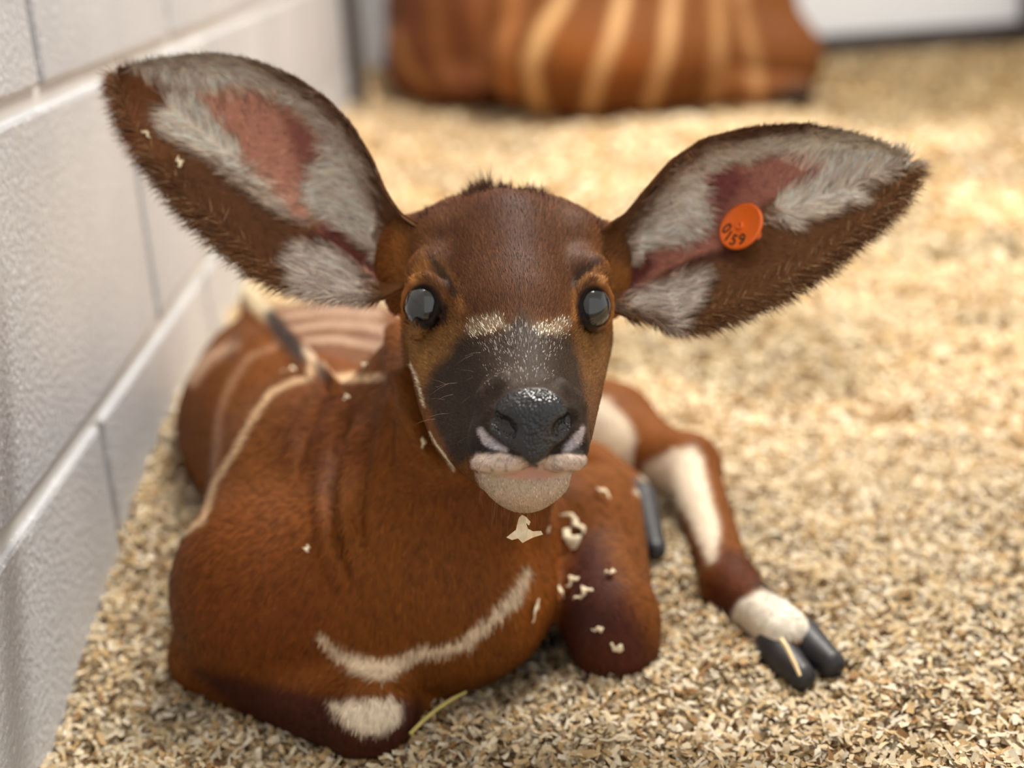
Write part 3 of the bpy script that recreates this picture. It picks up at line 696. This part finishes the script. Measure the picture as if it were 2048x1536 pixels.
# ---- eyes
M_eye = mat_vcol('calf_eye', 0.08, 0.5); M_eye.node_tree.nodes['Principled BSDF'].inputs['Coat Weight'].default_value = 1.0
M_eye.node_tree.nodes['Principled BSDF'].inputs['Coat Roughness'].default_value = 0.02
def uv_sphere(n=48, m=32):
    th = np.linspace(0, np.pi, m + 1); ph = np.linspace(0, 2 * np.pi, n, endpoint=False)
    P = np.stack([np.outer(np.sin(th), np.cos(ph)), np.outer(np.sin(th), np.sin(ph)), np.outer(np.cos(th), np.ones(n))], -1)
    i = np.arange((m + 1) * n).reshape(m + 1, n); j = np.roll(i, -1, 1)
    return P.reshape(-1, 3), np.stack([i[:-1], i[1:], j[1:], j[:-1]], -1).reshape(-1, 4)
SV, SF = uv_sphere()
for key, e in EYES.items():
    gw = cf2w(e['c'] + e['g']) - cf2w(e['c']); cw = cf2w(e['c'])
    P = cf2w(e['c'] + SV * np.array([1.0, 1.19, 1.0]) * e['r'])
    # iris and pupil face the camera rather than straight out
    lk = nrmz(gw * 0.55 + nrmz(CAMP - cw) * 0.6)
    q = P - cw; ca = (nrmz(q) * lk).sum(1); ang = np.degrees(np.arccos(np.clip(ca, -1, 1)))
    C = np.tile(s2l((16, 14, 15)), (len(P), 1))
    wgt = (1 - sstep(44, 48, ang))[:, None]; C = C * (1 - wgt) + s2l((31, 33, 37)) * wgt
    wgt = (1 - sstep(10, 34, ang))[:, None] * .55; C = C * (1 - wgt) + s2l((20, 22, 26)) * wgt
    wgt = (1 - sstep(1.2, 3.2, np.abs(ang - 50)))[:, None] * .8; C = C * (1 - wgt) + s2l((116, 108, 98)) * wgt
    child('eye', make_mesh('eye', P, SF, M_eye, C))

# ---- hooves (two claws on each foot in view)
M_hoof = mat_noise('hoof_horn', (30, 30, 33), (46, 46, 50), 60, 0.45, 0.3, 300, 0.0006)
def hoof(a, b, spread, r, name='hoof'):
    for sgn in (-1, 1):
        s = SDF(); A = CF(*a); Bp = CF(*b); d = nrmz(Bp - A); sd = np.array([1, .2, -.1]); sd = nrmz(sd - d * (sd @ d))
        o = sd * sgn * spread
        s.rc(A + o, Bp + o * 1.05, r, r * .6, .004).rc(A + o + np.array([0, -.35 * r, 0]), Bp + o * 1.15 + np.array([0, -.25 * r, 0]), r * .95, r * .68, .004)
        s.ell(A + o - d * r * .5, (r, r, r), .003)
        lo = np.minimum(A, Bp) - r * 2.6; hi = np.maximum(A, Bp) + r * 2.6
        V, F = sdf_piece(s, lo, hi, .0011)
        child(name, make_mesh(name, V, F, M_hoof))
hoof((1584, 1290, .774), (1632, 1334, .752), .0086, .0108)
hoof((1268, 1004, .935), (1288, 1100, .880), .0070, .0092)
hoof((1120, 1290, .86), (1075, 1290, .83), .006, .0080)

# ---- fur
FV, FF4, FF3, FC, FN = [], [], [], [], []; fn = 0
def add_str(R, D, N, L, Wd, C, droop=.25):
    global fn
    V, F, C5, N5 = strands(R, D, N, L, Wd, C, droop)
    FV.append(V); FF4.append(F[0] + fn); FF3.append(F[1] + fn); FC.append(C5); FN.append(N5); fn += len(V)
def tang(D, N): return nrmz(D - (D * N).sum(1, keepdims=True) * N)
def jit(n, a): return rng.normal(0, a, (n, 3))
def clump(C, P, sc=420, a=.5): return np.clip(C * (1 - a / 2 + a * vnoise(P, sc, 41))[:, None], 0, 1)
def mixcol(C, a=.22):
    n = len(C); return np.clip(C * np.exp(rng.normal(0, a, (n, 1))), 0, 1)
# head
P, N = sample(hV, hF, hN, 78000, facing(.12)); u, v, t = proj(P)
ok = (poly_sd(u, v, NOSE) > 3) | (t > .635)
for e in EYES.values():
    ok &= np.linalg.norm(P - cf2w(e['c'] + e['g'] * e['r'] * .6), axis=1) > e['r'] * 1.08
ok &= ~((poly_sd(u, v, [(955, 936), (1060, 932), (1165, 936), (1120, 952), (1060, 956), (1000, 952)]) < 0) & (t < .64))
P, N = P[ok], N[ok]; u, v, t = proj(P); n = len(P)
origin = at(1062, 850, .585)
D = nrmz(P - origin) + np.array([0, 0, 0.15])
chin = (v > 905) & (t < .66); D[chin] = D[chin] * .4 + np.array([0, -.1, -1.0])
D = tang(D + jit(n, .16), N); D = nrmz(D + N * rng.uniform(.12, .35, (n, 1)))
L = np.full(n, .0030) + .0022 * sstep(760, 500, v)
L += .006 * (1 - sstep(8, 40, line_d(u, v, [(850, 425, 0), (960, 392, 0), (1060, 396, 0), (1200, 450, 0)]))) * rng.uniform(.3, 1, n)
L[chin] = .0016; L[(v > 700) & (v < 910) & (t < .66)] *= .65
C = mixcol(head_color(P), .26)
wz = np.maximum(1 - sstep(-6, 8, poly_sd(u, v, [(930, 650), (960, 634), (1010, 636), (1020, 656), (985, 668), (940, 680)])), 1 - sstep(-6, 8, poly_sd(u, v, [(1062, 655), (1095, 645), (1130, 634), (1138, 645), (1134, 672), (1075, 672)])))
fl = (rng.uniform(0, 1, n) < wz * .42) & (t < .7); C[fl] = s2l((246, 236, 214)) * rng.uniform(.8, 1.0, (fl.sum(), 1)); L[fl] *= .62
fr = (rng.uniform(0, 1, n) < .16 * (1 - sstep(-10, 40, poly_sd(u, v, [(975, 680), (1040, 660), (1100, 680), (1095, 745), (990, 750)])))) & (t < .7)
C[fr] = s2l((150, 140, 130)) * rng.uniform(.7, 1.1, (fr.sum(), 1))
add_str(P, D, N, L * rng.uniform(.7, 1.25, n), .00017 * rng.uniform(.7, 1.3, n), C)
# forelock along the crown
nt_ = 6500; k = rng.uniform(0, 1, nt_); cu = np.interp(k, [0, .3, .42, .6, 1], [838, 925, 958, 1060, 1200]); cv = np.interp(k, [0, .3, .42, .6, 1], [448, 425, 402, 400, 462]) + rng.normal(6, 9, nt_)
ct = rng.uniform(.700, .735, nt_); R = at(0, 0, 0) + np.stack([(cu - 1024) * ct / FPX, -(cv - 768) * ct / FPX, ct], -1) @ (np.diag([1, 1, -1]) @ RM.T)
D = nrmz(np.array([0, .35, 1.0]) + np.stack([(cu - 1015) / 260, np.zeros(nt_), np.zeros(nt_)], -1) + jit(nt_, .3)); Nn = nrmz(np.tile(CAMP, (nt_, 1)) - R + np.array([0, 0, .35]))
Lk = .004 + .0085 * vnoise(np.stack([cu / 24, np.zeros(nt_), np.zeros(nt_)], -1), 1, 61)
Lk = Lk * (.45 + .55 * sstep(0, .25, k) * (1 - sstep(.75, 1, k))) * (.72 + .7 * (np.abs(k - .40) < .07) + .35 * vnoise(np.stack([cu / 60, cu * 0, cu * 0], -1), 1, 63))
add_str(R, D, Nn, Lk * rng.uniform(.6, 1.2, nt_), .0002 * np.ones(nt_), mixcol(np.tile(s2l((70, 40, 28)), (nt_, 1)), .35), .0)
# body
P, N = sample(bV, bF, bN, 72000, facing(.15)); u, v, t = proj(P); n = len(P)
D = nrmz(P - at(950, 500, .70)) * 1.0 + np.array([0, .25, -.45])
D = tang(D + jit(n, .16), N); D = nrmz(D + N * rng.uniform(.08, .26, (n, 1)))
L = np.full(n, .0065)
crest = 1 - sstep(8, 26, line_d(u, v, [(480, 570, 0), (520, 615, 0), (600, 710, 0), (665, 778, 0)])); L += .012 * crest * rng.uniform(.4, 1, n)
D = nrmz(D * (1 - .75 * crest[:, None]) + np.array([-.15, .25, .8]) * crest[:, None])
low = (v > 1380) | (u > 1150); L[low] *= .7
add_str(P, D, N, L * rng.uniform(.7, 1.25, n), .00034 * rng.uniform(.7, 1.3, n), clump(mixcol(BODY.color(P), .2), P, 260, .35))
# ears
for e, coat, sg, rootp, tipp in ((earL, ELC, 1, (770, 540), (240, 143)), (earR, ERC, -1, (1235, 560), (1818, 320))):
    S2 = e['S']; C2 = e['Cc']
    P, N = sample(e['Win'], e['Fin'], e['Nin'], 34000); u, v, t = proj(P); n = len(P); Cb = coat.color(P)
    ax = np.array([tipp[0] - rootp[0], tipp[1] - rootp[1]], float); Lx = np.linalg.norm(ax); ax /= Lx; pp_ = np.array([ax[1], -ax[0]])
    s_ = ((u - rootp[0]) * ax[0] + (v - rootp[1]) * ax[1]) / Lx; q_ = ((u - rootp[0]) * pp_[0] + (v - rootp[1]) * pp_[1])
    upside = -1 if sg == 1 else 1                        # q sign of the upper rim
    qq = q_ * (1 if pp_[1] < 0 else -1)                  # >0 towards the top of the picture
    lum = Cb.mean(1); red = Cb[:, 0] / (Cb[:, 1] + 1e-4)
    white = lum > .36; pink = (red > 2.1) & ~white
    upper = qq > 0.0
    # upper rim hairs sweep inward near the base and out to the tip beyond the middle
    inward = upper & (s_ < .55)
    f2 = ax[None, :] * .75 + np.where(upper, 1, -1)[:, None] * pp_[None, :] * (1 if pp_[1] < 0 else -1) * .55
    f2[inward] = ax * .55 - pp_ * (1 if pp_[1] < 0 else -1) * .6
    f2[s_ < .22] = ax * .75 - pp_ * (1 if pp_[1] < 0 else -1) * .3
    Dc = np.stack([f2[:, 0], -f2[:, 1], np.zeros(n)], -1); Dw = cf2w(Dc) - cf2w(np.zeros(3))
    D = tang(Dw + jit(n, .12) + .9 * (np.stack([vnoise(P, 300, 51), vnoise(P, 300, 52), vnoise(P, 300, 53)], -1) - .5), N); D = nrmz(D + N * rng.uniform(.12, .42, (n, 1)))
    Cb = np.where((~white & ~pink)[:, None], Cb * np.exp(rng.normal(0, .28, (n, 1))), Cb)
    L = np.where(white, .0105, .0095); L[pink] = .0022
    keep = ~pink | (rng.uniform(0, 1, n) < .25)
    add_str(P[keep], D[keep], N[keep], (L * rng.uniform(.6, 1.4, n))[keep], (.00021 * rng.uniform(.7, 1.4, n))[keep], clump(mixcol(Cb, .30), P, 330, .9)[keep], .1)
    # fringe along the lower rim and a short one on the upper
    ns, nc = 70, 40; G = e['Win'].reshape(ns, nc, 3); GN = e['Nin'].reshape(ns, nc, 3)
    for row, nn, l0, sign in ((0, 7500, .0100, 1), (nc - 1, 2600, .0036, -1)):
        k = rng.uniform(.05, .995, nn) * (ns - 1.001); i0 = k.astype(int); f = (k - i0)[:, None]
        R = G[i0, row] * (1 - f) + G[i0 + 1, row] * f; inner = G[i0, row + 3 * sign] * (1 - f) + G[i0 + 1, row + 3 * sign] * f
        Nn = GN[i0, row]; depth = rng.uniform(-.05, 1, (nn, 1)) ** 2 * 1.6; R = R * (1 - depth) + inner * depth
        out = nrmz(R - (inner + (inner - R) * .2)); along = nrmz(G[np.minimum(i0 + 2, ns - 1), row] - G[np.maximum(i0 - 1, 0), row])
        D = nrmz(out * .8 + along * .65 + jit(nn, .18))
        cc = coat.color(R) if row else coat.color(R)
        add_str(R, D, Nn, l0 * rng.uniform(.4, 1.5, nn), .0002 * rng.uniform(.7, 1.3, nn), np.where(rng.uniform(0, 1, (nn, 1)) < (.10 if row == 0 else .08), s2l((168, 134, 98)), mixcol(cc, .3)), .05)
    # back of the ear
    No = -e['Nin']; P, N = sample(e['Wo'], e['Fo'], No, 5000); n = len(P)
    D = tang(np.tile(at(*tipp, .72) - at(*rootp, .70), (n, 1)) / .2 + jit(n, .2), N); D = nrmz(D + N * .2)
    add_str(P, D, N, .005 * rng.uniform(.6, 1.3, n), .0003 * np.ones(n), mixcol(np.tile(EBACK, (n, 1)), .2))
me = make_mesh('fur', np.concatenate(FV), [np.concatenate(FF4), np.concatenate(FF3)], M_strand, np.concatenate(FC), {'nrm': np.concatenate(FN)})
child('fur', me, kind='stuff')

# ---- whiskers
def wires(name, specs, rad, mat):
    Vw, Fw = [], []; b0 = 0
    for pts in specs:
        p = np.asarray(pts, float); m = len(p)
        for i in range(m):
            d = nrmz(p[min(i + 1, m - 1)] - p[max(i - 1, 0)]); s1 = nrmz(np.cross(d, [0.3, .5, .8])); s2_ = np.cross(d, s1); r = rad * (1 - .75 * i / (m - 1))
            Vw += [p[i] + r * (s1 * math.cos(a) + s2_ * math.sin(a)) for a in (0, 2.094, 4.189)]
        for i in range(m - 1):
            for a in range(3):
                a2 = (a + 1) % 3; Fw.append((b0 + i * 3 + a, b0 + i * 3 + a2, b0 + i * 3 + 3 + a2, b0 + i * 3 + 3 + a))
        b0 += 3 * m
    return make_mesh(name, np.array(Vw), np.array(Fw), mat)
M_whisk = mat_plain('whisker', (150, 120, 86), 0.4)
sp = []
for i in range(34):
    u0 = rng.uniform(960, 1120); v0 = 975 + 38 * (1 - ((u0 - 1045) / 85) ** 2); l = rng.uniform(.006, .016)
    a = at(u0, v0, .612); d = np.array([(u0 - 1045) / 300 + rng.normal(0, .2), rng.normal(-.2, .2), -1.0]); d /= np.linalg.norm(d)
    sp.append([a, a + d * l * .5, a + d * l + np.array([rng.normal(0, .001), 0, -.001])])
for i in range(14):
    u0 = rng.uniform(870, 965); v0 = rng.uniform(700, 900); 
    a = at(u0, v0, .632); l = rng.uniform(.006, .012); d = nrmz(np.array([-.8, -.5, rng.normal(0.1, .3)]))
    sp.append([a, a + d * l * .5, a + d * l + np.array([0, 0, -.001])])
child('whiskers', wires('whiskers', sp, .000045, M_whisk), kind='stuff')

# ------------------------------------------------------------------ the grown antelope lying further back
A = SDF()
RC(A, (965, 30, 3.50), (1420, 40, 3.36), .245, .21, .08)
EP(A, 1210, 122, 3.15, 250, 118, 170, .06)
EP(A, 1525, 120, 3.30, 122, 92, 110, .05)
EP(A, 900, 120, 3.44, 128, 84, 100, .05)
RC(A, (1400, 170, 3.16), (1600, 182, 3.10), .045, .035, .03)
RC(A, (820, 150, 3.42), (960, 178, 3.30), .05, .035, .03)
A.chain([(CF(900, -60, 3.55), .15), (CF(840, -250, 3.60), .10), (CF(800, -360, 3.60), .085)], .06)    # neck
A.chain([(CF(800, -380, 3.60), .075), (CF(720, -330, 3.45), .06), (CF(660, -280, 3.38), .04)], .03)    # head
for sg in (0, 1): A.ell(CF(845 + 40 * sg, -420, 3.56 + .12 * sg), (.05, .09, .018), .02)
aV, aF = sdf_piece(A, (-.55, -.02, 2.75), (.95, 1.75, 3.95), .0105)
aN = vnormals(aV, aF)
AC = Coat((110, 65, 30))
c = AC
c.poly([(760, -500), (960, -100), (990, 200), (760, 220)], (96, 52, 28), 30, .9)  # shade over the left end of the body, painted into the coat
c.poly([(1100, 60), (1250, 90), (1330, 130), (1230, 160), (1120, 130)], (150, 86, 36), 60, .6)
for pl, col in (([(790, 60, 9), (810, 130, 10), (862, 192, 9)], (150, 100, 58)), ([(850, -150, 12), (868, 0, 12), (880, 100, 12), (905, 190, 10)], (122, 76, 42)),
                ([(950, -150, 10), (952, 0, 10), (965, 110, 12), (985, 200, 10)], (136, 84, 46)), ([(1050, -150, 16), (1030, 0, 16), (1008, 90, 16), (1012, 205, 14)], (160, 104, 60)),
                ([(1180, -160, 15), (1125, 0, 15), (1082, 70, 16), (1060, 130, 16), (1072, 200, 15), (1090, 232, 12)], (196, 154, 104)),
                ([(1262, -160, 14), (1245, 0, 14), (1225, 80, 15), (1196, 150, 15), (1178, 225, 14)], (196, 154, 106)),
                ([(1350, -160, 13), (1344, 0, 13), (1334, 100, 14), (1312, 170, 14), (1294, 225, 12)], (190, 148, 102)),
                ([(1430, -160, 12), (1436, 0, 12), (1440, 100, 13), (1422, 212, 12)], (168, 124, 80)), ([(1470, -100, 12), (1490, 40, 12), (1510, 120, 13), (1516, 212, 12)], (160, 116, 74))):
    c.line(pl, col, 8, .9, 3)
c.line([(1500, 10, 10), (1580, 70, 12)], (108, 66, 44), 14, .8)
c.poly([(1540, 185), (1600, 165), (1650, 175), (1650, 215), (1550, 215)], (46, 40, 38), 14, .9)
doe = bpy.data.objects.new('adult_antelope', None); COL.objects.link(doe); doe.location = (0.3, 3.35, 0)
tag(doe, 'grown chestnut antelope with pale stripes lying near the white wall', 'antelope')
inv2 = Matrix.Translation(-Vector(doe.location))
def dchild(name, me): me.transform(inv2); return link(name, me, doe)
dchild('body', make_mesh('body', aV, aF, M_fur, AC.color(aV), {'wet': np.zeros(len(aV))}))
M_horn = mat_noise('horn', (92, 78, 60), (120, 104, 82), 20, 0.4)
for sg in (0, 1):
    hs = SDF(); hs.chain([(CF(800 + 36 * sg, -430, 3.56 + .06 * sg), .022), (CF(830 + 44 * sg, -520, 3.60 + .1 * sg), .018), (CF(850 + 40 * sg, -640, 3.64 + .1 * sg), .006)], .01)
    V, F = sdf_piece(hs, (-.4, 1.4, 3.45), (.0, 1.95, 3.85), .006); dchild('horn', make_mesh('horn', V, F, M_horn))

# ------------------------------------------------------------------ ear tag
def grid_depth(e, u0, v0):
    u, v, t = proj(e['Win']); k = np.argsort((u - u0) ** 2 + (v - v0) ** 2)[:6]; return t[k].mean(), nrmz(e['Nin'][k].mean(0))
td, tn = grid_depth(earR, 1482, 453)
M_tag = mat_plain('orange_plastic', (236, 106, 26), 0.4); M_ink = mat_plain('black_print', (38, 20, 12), 0.6)
tag_o = bpy.data.objects.new('ear_tag', None); COL.objects.link(tag_o)
tag(tag_o, 'round orange plastic ear tag numbered 0159 pinned in the calf\'s ear', 'ear tag')
yc = np.array([.42, .907, 0]); xc0 = np.array([.907, -.42, 0])
ca, sa = .70, math.sqrt(1 - .49)
xl = xc0 * ca + np.array([0, 0, -1]) * sa                            # right side leans forward
def c2wv(v): return cf2w(v) - cf2w(np.zeros(3))
Xw, Yw = nrmz(c2wv(xl)), nrmz(c2wv(yc)); Zw = np.cross(Xw, Yw)
cen = at(1482, 453, td - .0105)
if Zw @ (CAMP - cen) < 0: Zw = -Zw
tag_o.matrix_world = Matrix([[Xw[i], Yw[i], Zw[i], cen[i]] for i in range(3)] + [[0, 0, 0, 1]])
RT = .0132
def lathe(name, prof, mat, n=48):
    V = []; m = len(prof)
    for k in range(n):
        a = 2 * math.pi * k / n; V += [(r * math.cos(a), r * math.sin(a), z) for r, z in prof]
    F = [(k * m + i, ((k + 1) % n) * m + i, ((k + 1) % n) * m + i + 1, k * m + i + 1) for k in range(n) for i in range(m - 1)]
    return make_mesh(name, np.array(V), np.array(F), mat)
link('disc', lathe('disc', [(0.0004, -.0009), (RT * .96, -.0009), (RT, -.0004), (RT, .0004), (RT * .96, .0009), (RT * .90, .0010), (RT * .88, .0008), (0.0004, .0008)], M_tag), tag_o)
link('stud', lathe('stud', [(0.0003, .0010), (.0009, .0010), (.0011, .0022), (.0020, .0020), (.0026, .0006), (.0022, -.001), (.0018, -.012), (.0044, -.0125), (.0044, -.0145), (.0003, -.0145)], M_tag, 24), tag_o)
for ch, ang in zip('0159', (204, 238, 270, 306)):
    fc = bpy.data.curves.new('digit', 'FONT'); fc.body = ch; fc.size = .0086; fc.align_x = 'CENTER'; fc.align_y = 'CENTER'; fc.extrude = .00012; fc.offset = .00012
    to = bpy.data.objects.new('tmp', fc); COL.objects.link(to)
    dg = bpy.context.evaluated_depsgraph_get(); me = bpy.data.meshes.new_from_object(to.evaluated_get(dg)); bpy.data.objects.remove(to)
    me.materials.clear(); me.materials.append(M_ink); me.name = 'digit'
    o = link('digit', me, tag_o); a = math.radians(ang); o.location = (RT * 0.64 * math.cos(a), RT * 0.64 * math.sin(a), .00088); o.rotation_euler = (0, 0, math.radians((ang - 270) * .45))

# ------------------------------------------------------------------ loose shavings and straws
allV = np.concatenate([hV, bV]); aU, aVv, aT = proj(allV); allN = np.concatenate([hN, bN])
def surf(u0, v0, r=7):
    m = (np.abs(aU - u0) < r) & (np.abs(aVv - v0) < r)
    k = np.where(m)[0]
    if not len(k): return None
    t0 = aT[k].min(); k = k[aT[k] < t0 + .012]; return t0, nrmz(allN[k].mean(0))
M_chip = mat_noise('pale_wood', (232, 208, 166), (250, 236, 206), 300, 0.7)
def chip(u0, v0, L, Wd, ang, lab, grp, ear=None, curl=.5, lift=.0012):
    sr = grid_depth(ear, u0, v0) if ear else surf(u0, v0)
    if sr is None: print('no surface', u0, v0); return
    t0, n = sr; p = at(u0, v0, t0) + n * lift
    d = c2wv(np.array([math.cos(math.radians(ang)), math.sin(math.radians(ang)), 0])); d = nrmz(d - n * (d @ n)); s = np.cross(n, d)
    Lm, Wm = px(L, t0), px(Wd, t0); m = 9; V, F = [], []; ph = random.uniform(0, 6); bend = random.uniform(-.3, .3)
    for i in range(m):
        q = i / (m - 1) - .5; w = Wm * .5 * (1 - (2 * abs(q)) ** 3 * .8) * random.uniform(.35, 1.25)
        c_ = d * q * Lm + n * (Lm * curl * (.25 - q * q) * .5 + Wm * .12 * math.sin(9 * q + ph)) + s * (bend * Lm * q * q * 2 + Wm * .18 * math.sin(11 * q + ph))
        tl = .45 * math.sin(5 * q + ph); sv = s * math.cos(tl) + n * math.sin(tl)
        for hgt in (-.00018, .00018): V += [c_ - sv * w + n * hgt, c_ + sv * w + n * hgt]
    for i in range(m - 1):
        a = i * 4; b = a + 4
        F += [(a, b, b + 1, a + 1), (a + 2, a + 3, b + 3, b + 2), (a, a + 2, b + 2, b), (a + 1, b + 1, b + 3, a + 3)]
    F += [(0, 1, 3, 2), ((m - 1) * 4, (m - 1) * 4 + 2, (m - 1) * 4 + 3, (m - 1) * 4 + 1)]
    me = make_mesh('wood_shaving', np.array(V), np.array(F), M_chip, smooth=False)
    o = link('wood_shaving', me, label=lab, cat='wood shaving', group=grp); o.location = p
G = 'loose shavings on the calf'
for u, v, L, Wd, a, lab, er in (
    (292, 270, 24, 11, -40, 'forked shaving on the dark ear rim of the untagged ear, nearer its tip', earL),
    (358, 326, 28, 12, -80, 'plain oval shaving on the dark fur of the untagged ear', earL),
    (578, 745, 30, 20, 20, 'round shaving lying on the pale stripe behind the calf\'s crest', None),
    (695, 797, 16, 14, 10, 'tiny round shaving at the base of the calf\'s neck', None),
    (732, 733, 16, 14, 60, 'tiny shaving on the calf\'s flank close behind its neck', None),
    (615, 1098, 15, 12, 80, 'single tiny shaving on the calf\'s broad shoulder', None),
    (845, 887, 26, 9, 80, 'thin upright shaving on the calf\'s neck beside its cheek', None),
    (1150, 1044, 62, 24, -48, 'long curled shaving on the upper foreleg below the calf\'s chin', None),
    (1140, 1078, 50, 30, 120, 'broad ragged shaving just under the long curl on the upper foreleg', None),
    (1205, 986, 38, 12, -30, 'flat faint shaving on the calf\'s upper foreleg beside its mouth', None),
    (1093, 1057, 18, 10, 30, 'small shaving beside the ragged one dangling from the chin', None),
    (1066, 1220, 50, 20, 62, 'long white shaving on the chest below the end of the pale band', None),
    (1146, 1166, 34, 26, 30, 'blunt white shaving in the crease above the bent foreleg\'s knee', None),
    (1168, 1190, 46, 24, 20, 'split white shaving on the dark side of the bent foreleg', None),
    (1118, 1186, 30, 12, 70, 'faint narrow shaving in the crease between chest and foreleg', None),
    (1220, 1148, 22, 15, 20, 'small shaving on the front of the bent foreleg above its knee', None),
    (1196, 1258, 25, 13, 10, 'flat little shaving in the middle of the dark knee', None),
    (1232, 1295, 30, 20, -20, 'lowest shaving on the dark knee, just above the litter', None),
    (1533, 1161, 28, 20, 10, 'white shaving on the calf\'s outstretched hind fetlock', None)):
    chip(u, v, L, Wd, a, lab, G, er)
# ragged shaving hanging from the beard
import bmesh
out = [(1013, 1075), (1024, 1066), (1032, 1060), (1034, 1050), (1038, 1036), (1044, 1030), (1052, 1034), (1061, 1044), (1058, 1051), (1052, 1046), (1056, 1058), (1066, 1063), (1082, 1062), (1086, 1069), (1066, 1075), (1052, 1082), (1045, 1086), (1036, 1077), (1024, 1080)]
tb = .618; cb = at(1048, 1062, tb); bm = bmesh.new()
vs_ = [bm.verts.new(Vector(at(u, v, tb + .0014 * math.sin(u * .16) + .001 * math.cos(v * .2)) - cb)) for u, v in out]; f = bm.faces.new(vs_)
ex = bmesh.ops.extrude_face_region(bm, geom=[f]); dv = Vector(c2wv(np.array([0, 0, .0011])))
for g in ex['geom']:
    if isinstance(g, bmesh.types.BMVert): g.co += dv
bmesh.ops.recalc_face_normals(bm, faces=bm.faces[:]); bmesh.ops.triangulate(bm, faces=[f_ for f_ in bm.faces if len(f_.verts) > 4])
me = bpy.data.meshes.new('wood_shaving'); bm.to_mesh(me); bm.free(); me.materials.append(M_chip)
o = link('wood_shaving', me, label='large ragged wood shaving dangling below the calf\'s chin', cat='wood shaving'); o.location = cb
hair = wires('beard_hair', [[at(1055, 1008, .612), at(1058, 1022, .614), at(1054, 1038, .6165)], [at(1040, 1008, .612), at(1038, 1024, .615), at(1044, 1036, .618)]], .00012, M_whisk)
child('beard_hair', hair, kind='stuff')
# straws
def straw(p0, p1, r, col, lab):
    p0, p1 = np.array(p0), np.array(p1); mid = (p0 + p1) / 2 + np.array([0, 0, np.linalg.norm(p1 - p0) * .06]); pts = [p0, p0 * .5 + mid * .5 + np.array([0, 0, .0008]), mid, mid * .5 + p1 * .5 + np.array([0, 0, .0006]), p1]
    V, F = [], []
    for i, p in enumerate(pts):
        d = nrmz(pts[min(i + 1, 4)] - pts[max(i - 1, 0)]); s1 = nrmz(np.cross(d, [0.1, .2, .97])); s2_ = np.cross(d, s1); rr = r * (1, 1.05, .95, 1, .7)[i]
        V += [p + rr * (s1 * math.cos(a) + s2_ * math.sin(a)) for a in np.linspace(0, 2 * np.pi, 8, endpoint=False)]
    for i in range(4):
        for a in range(8): F.append((i * 8 + a, i * 8 + (a + 1) % 8, i * 8 + 8 + (a + 1) % 8, i * 8 + 8 + a))
    V = np.array(V); base = p0.copy()
    o = link('straw', make_mesh('straw', V - base, np.array(F), mat_noise('straw', col, tuple(min(255, k + 25) for k in col), 200, .55)), label=lab, cat='straw'); o.location = base
def gp(u, v, z):
    d = at(u, v, 1) - CAMP; return CAMP + d * ((z - CAMP[2]) / d[2])
straw(gp(820, 1468, .012), gp(932, 1384, .016), .0011, (176, 160, 84), 'yellow-green straw lying on the shavings against the folded foreleg')
straw(at(1562, 1278, .752), at(1600, 1352, .738), .0013, (226, 200, 150), 'pale straw leaning across the calf\'s black hind hoof')
straw(gp(1075, 1180 + 60, .006), gp(1095, 1222 + 60, .006), .001, (220, 196, 150), 'short pale straw under the calf\'s chest')
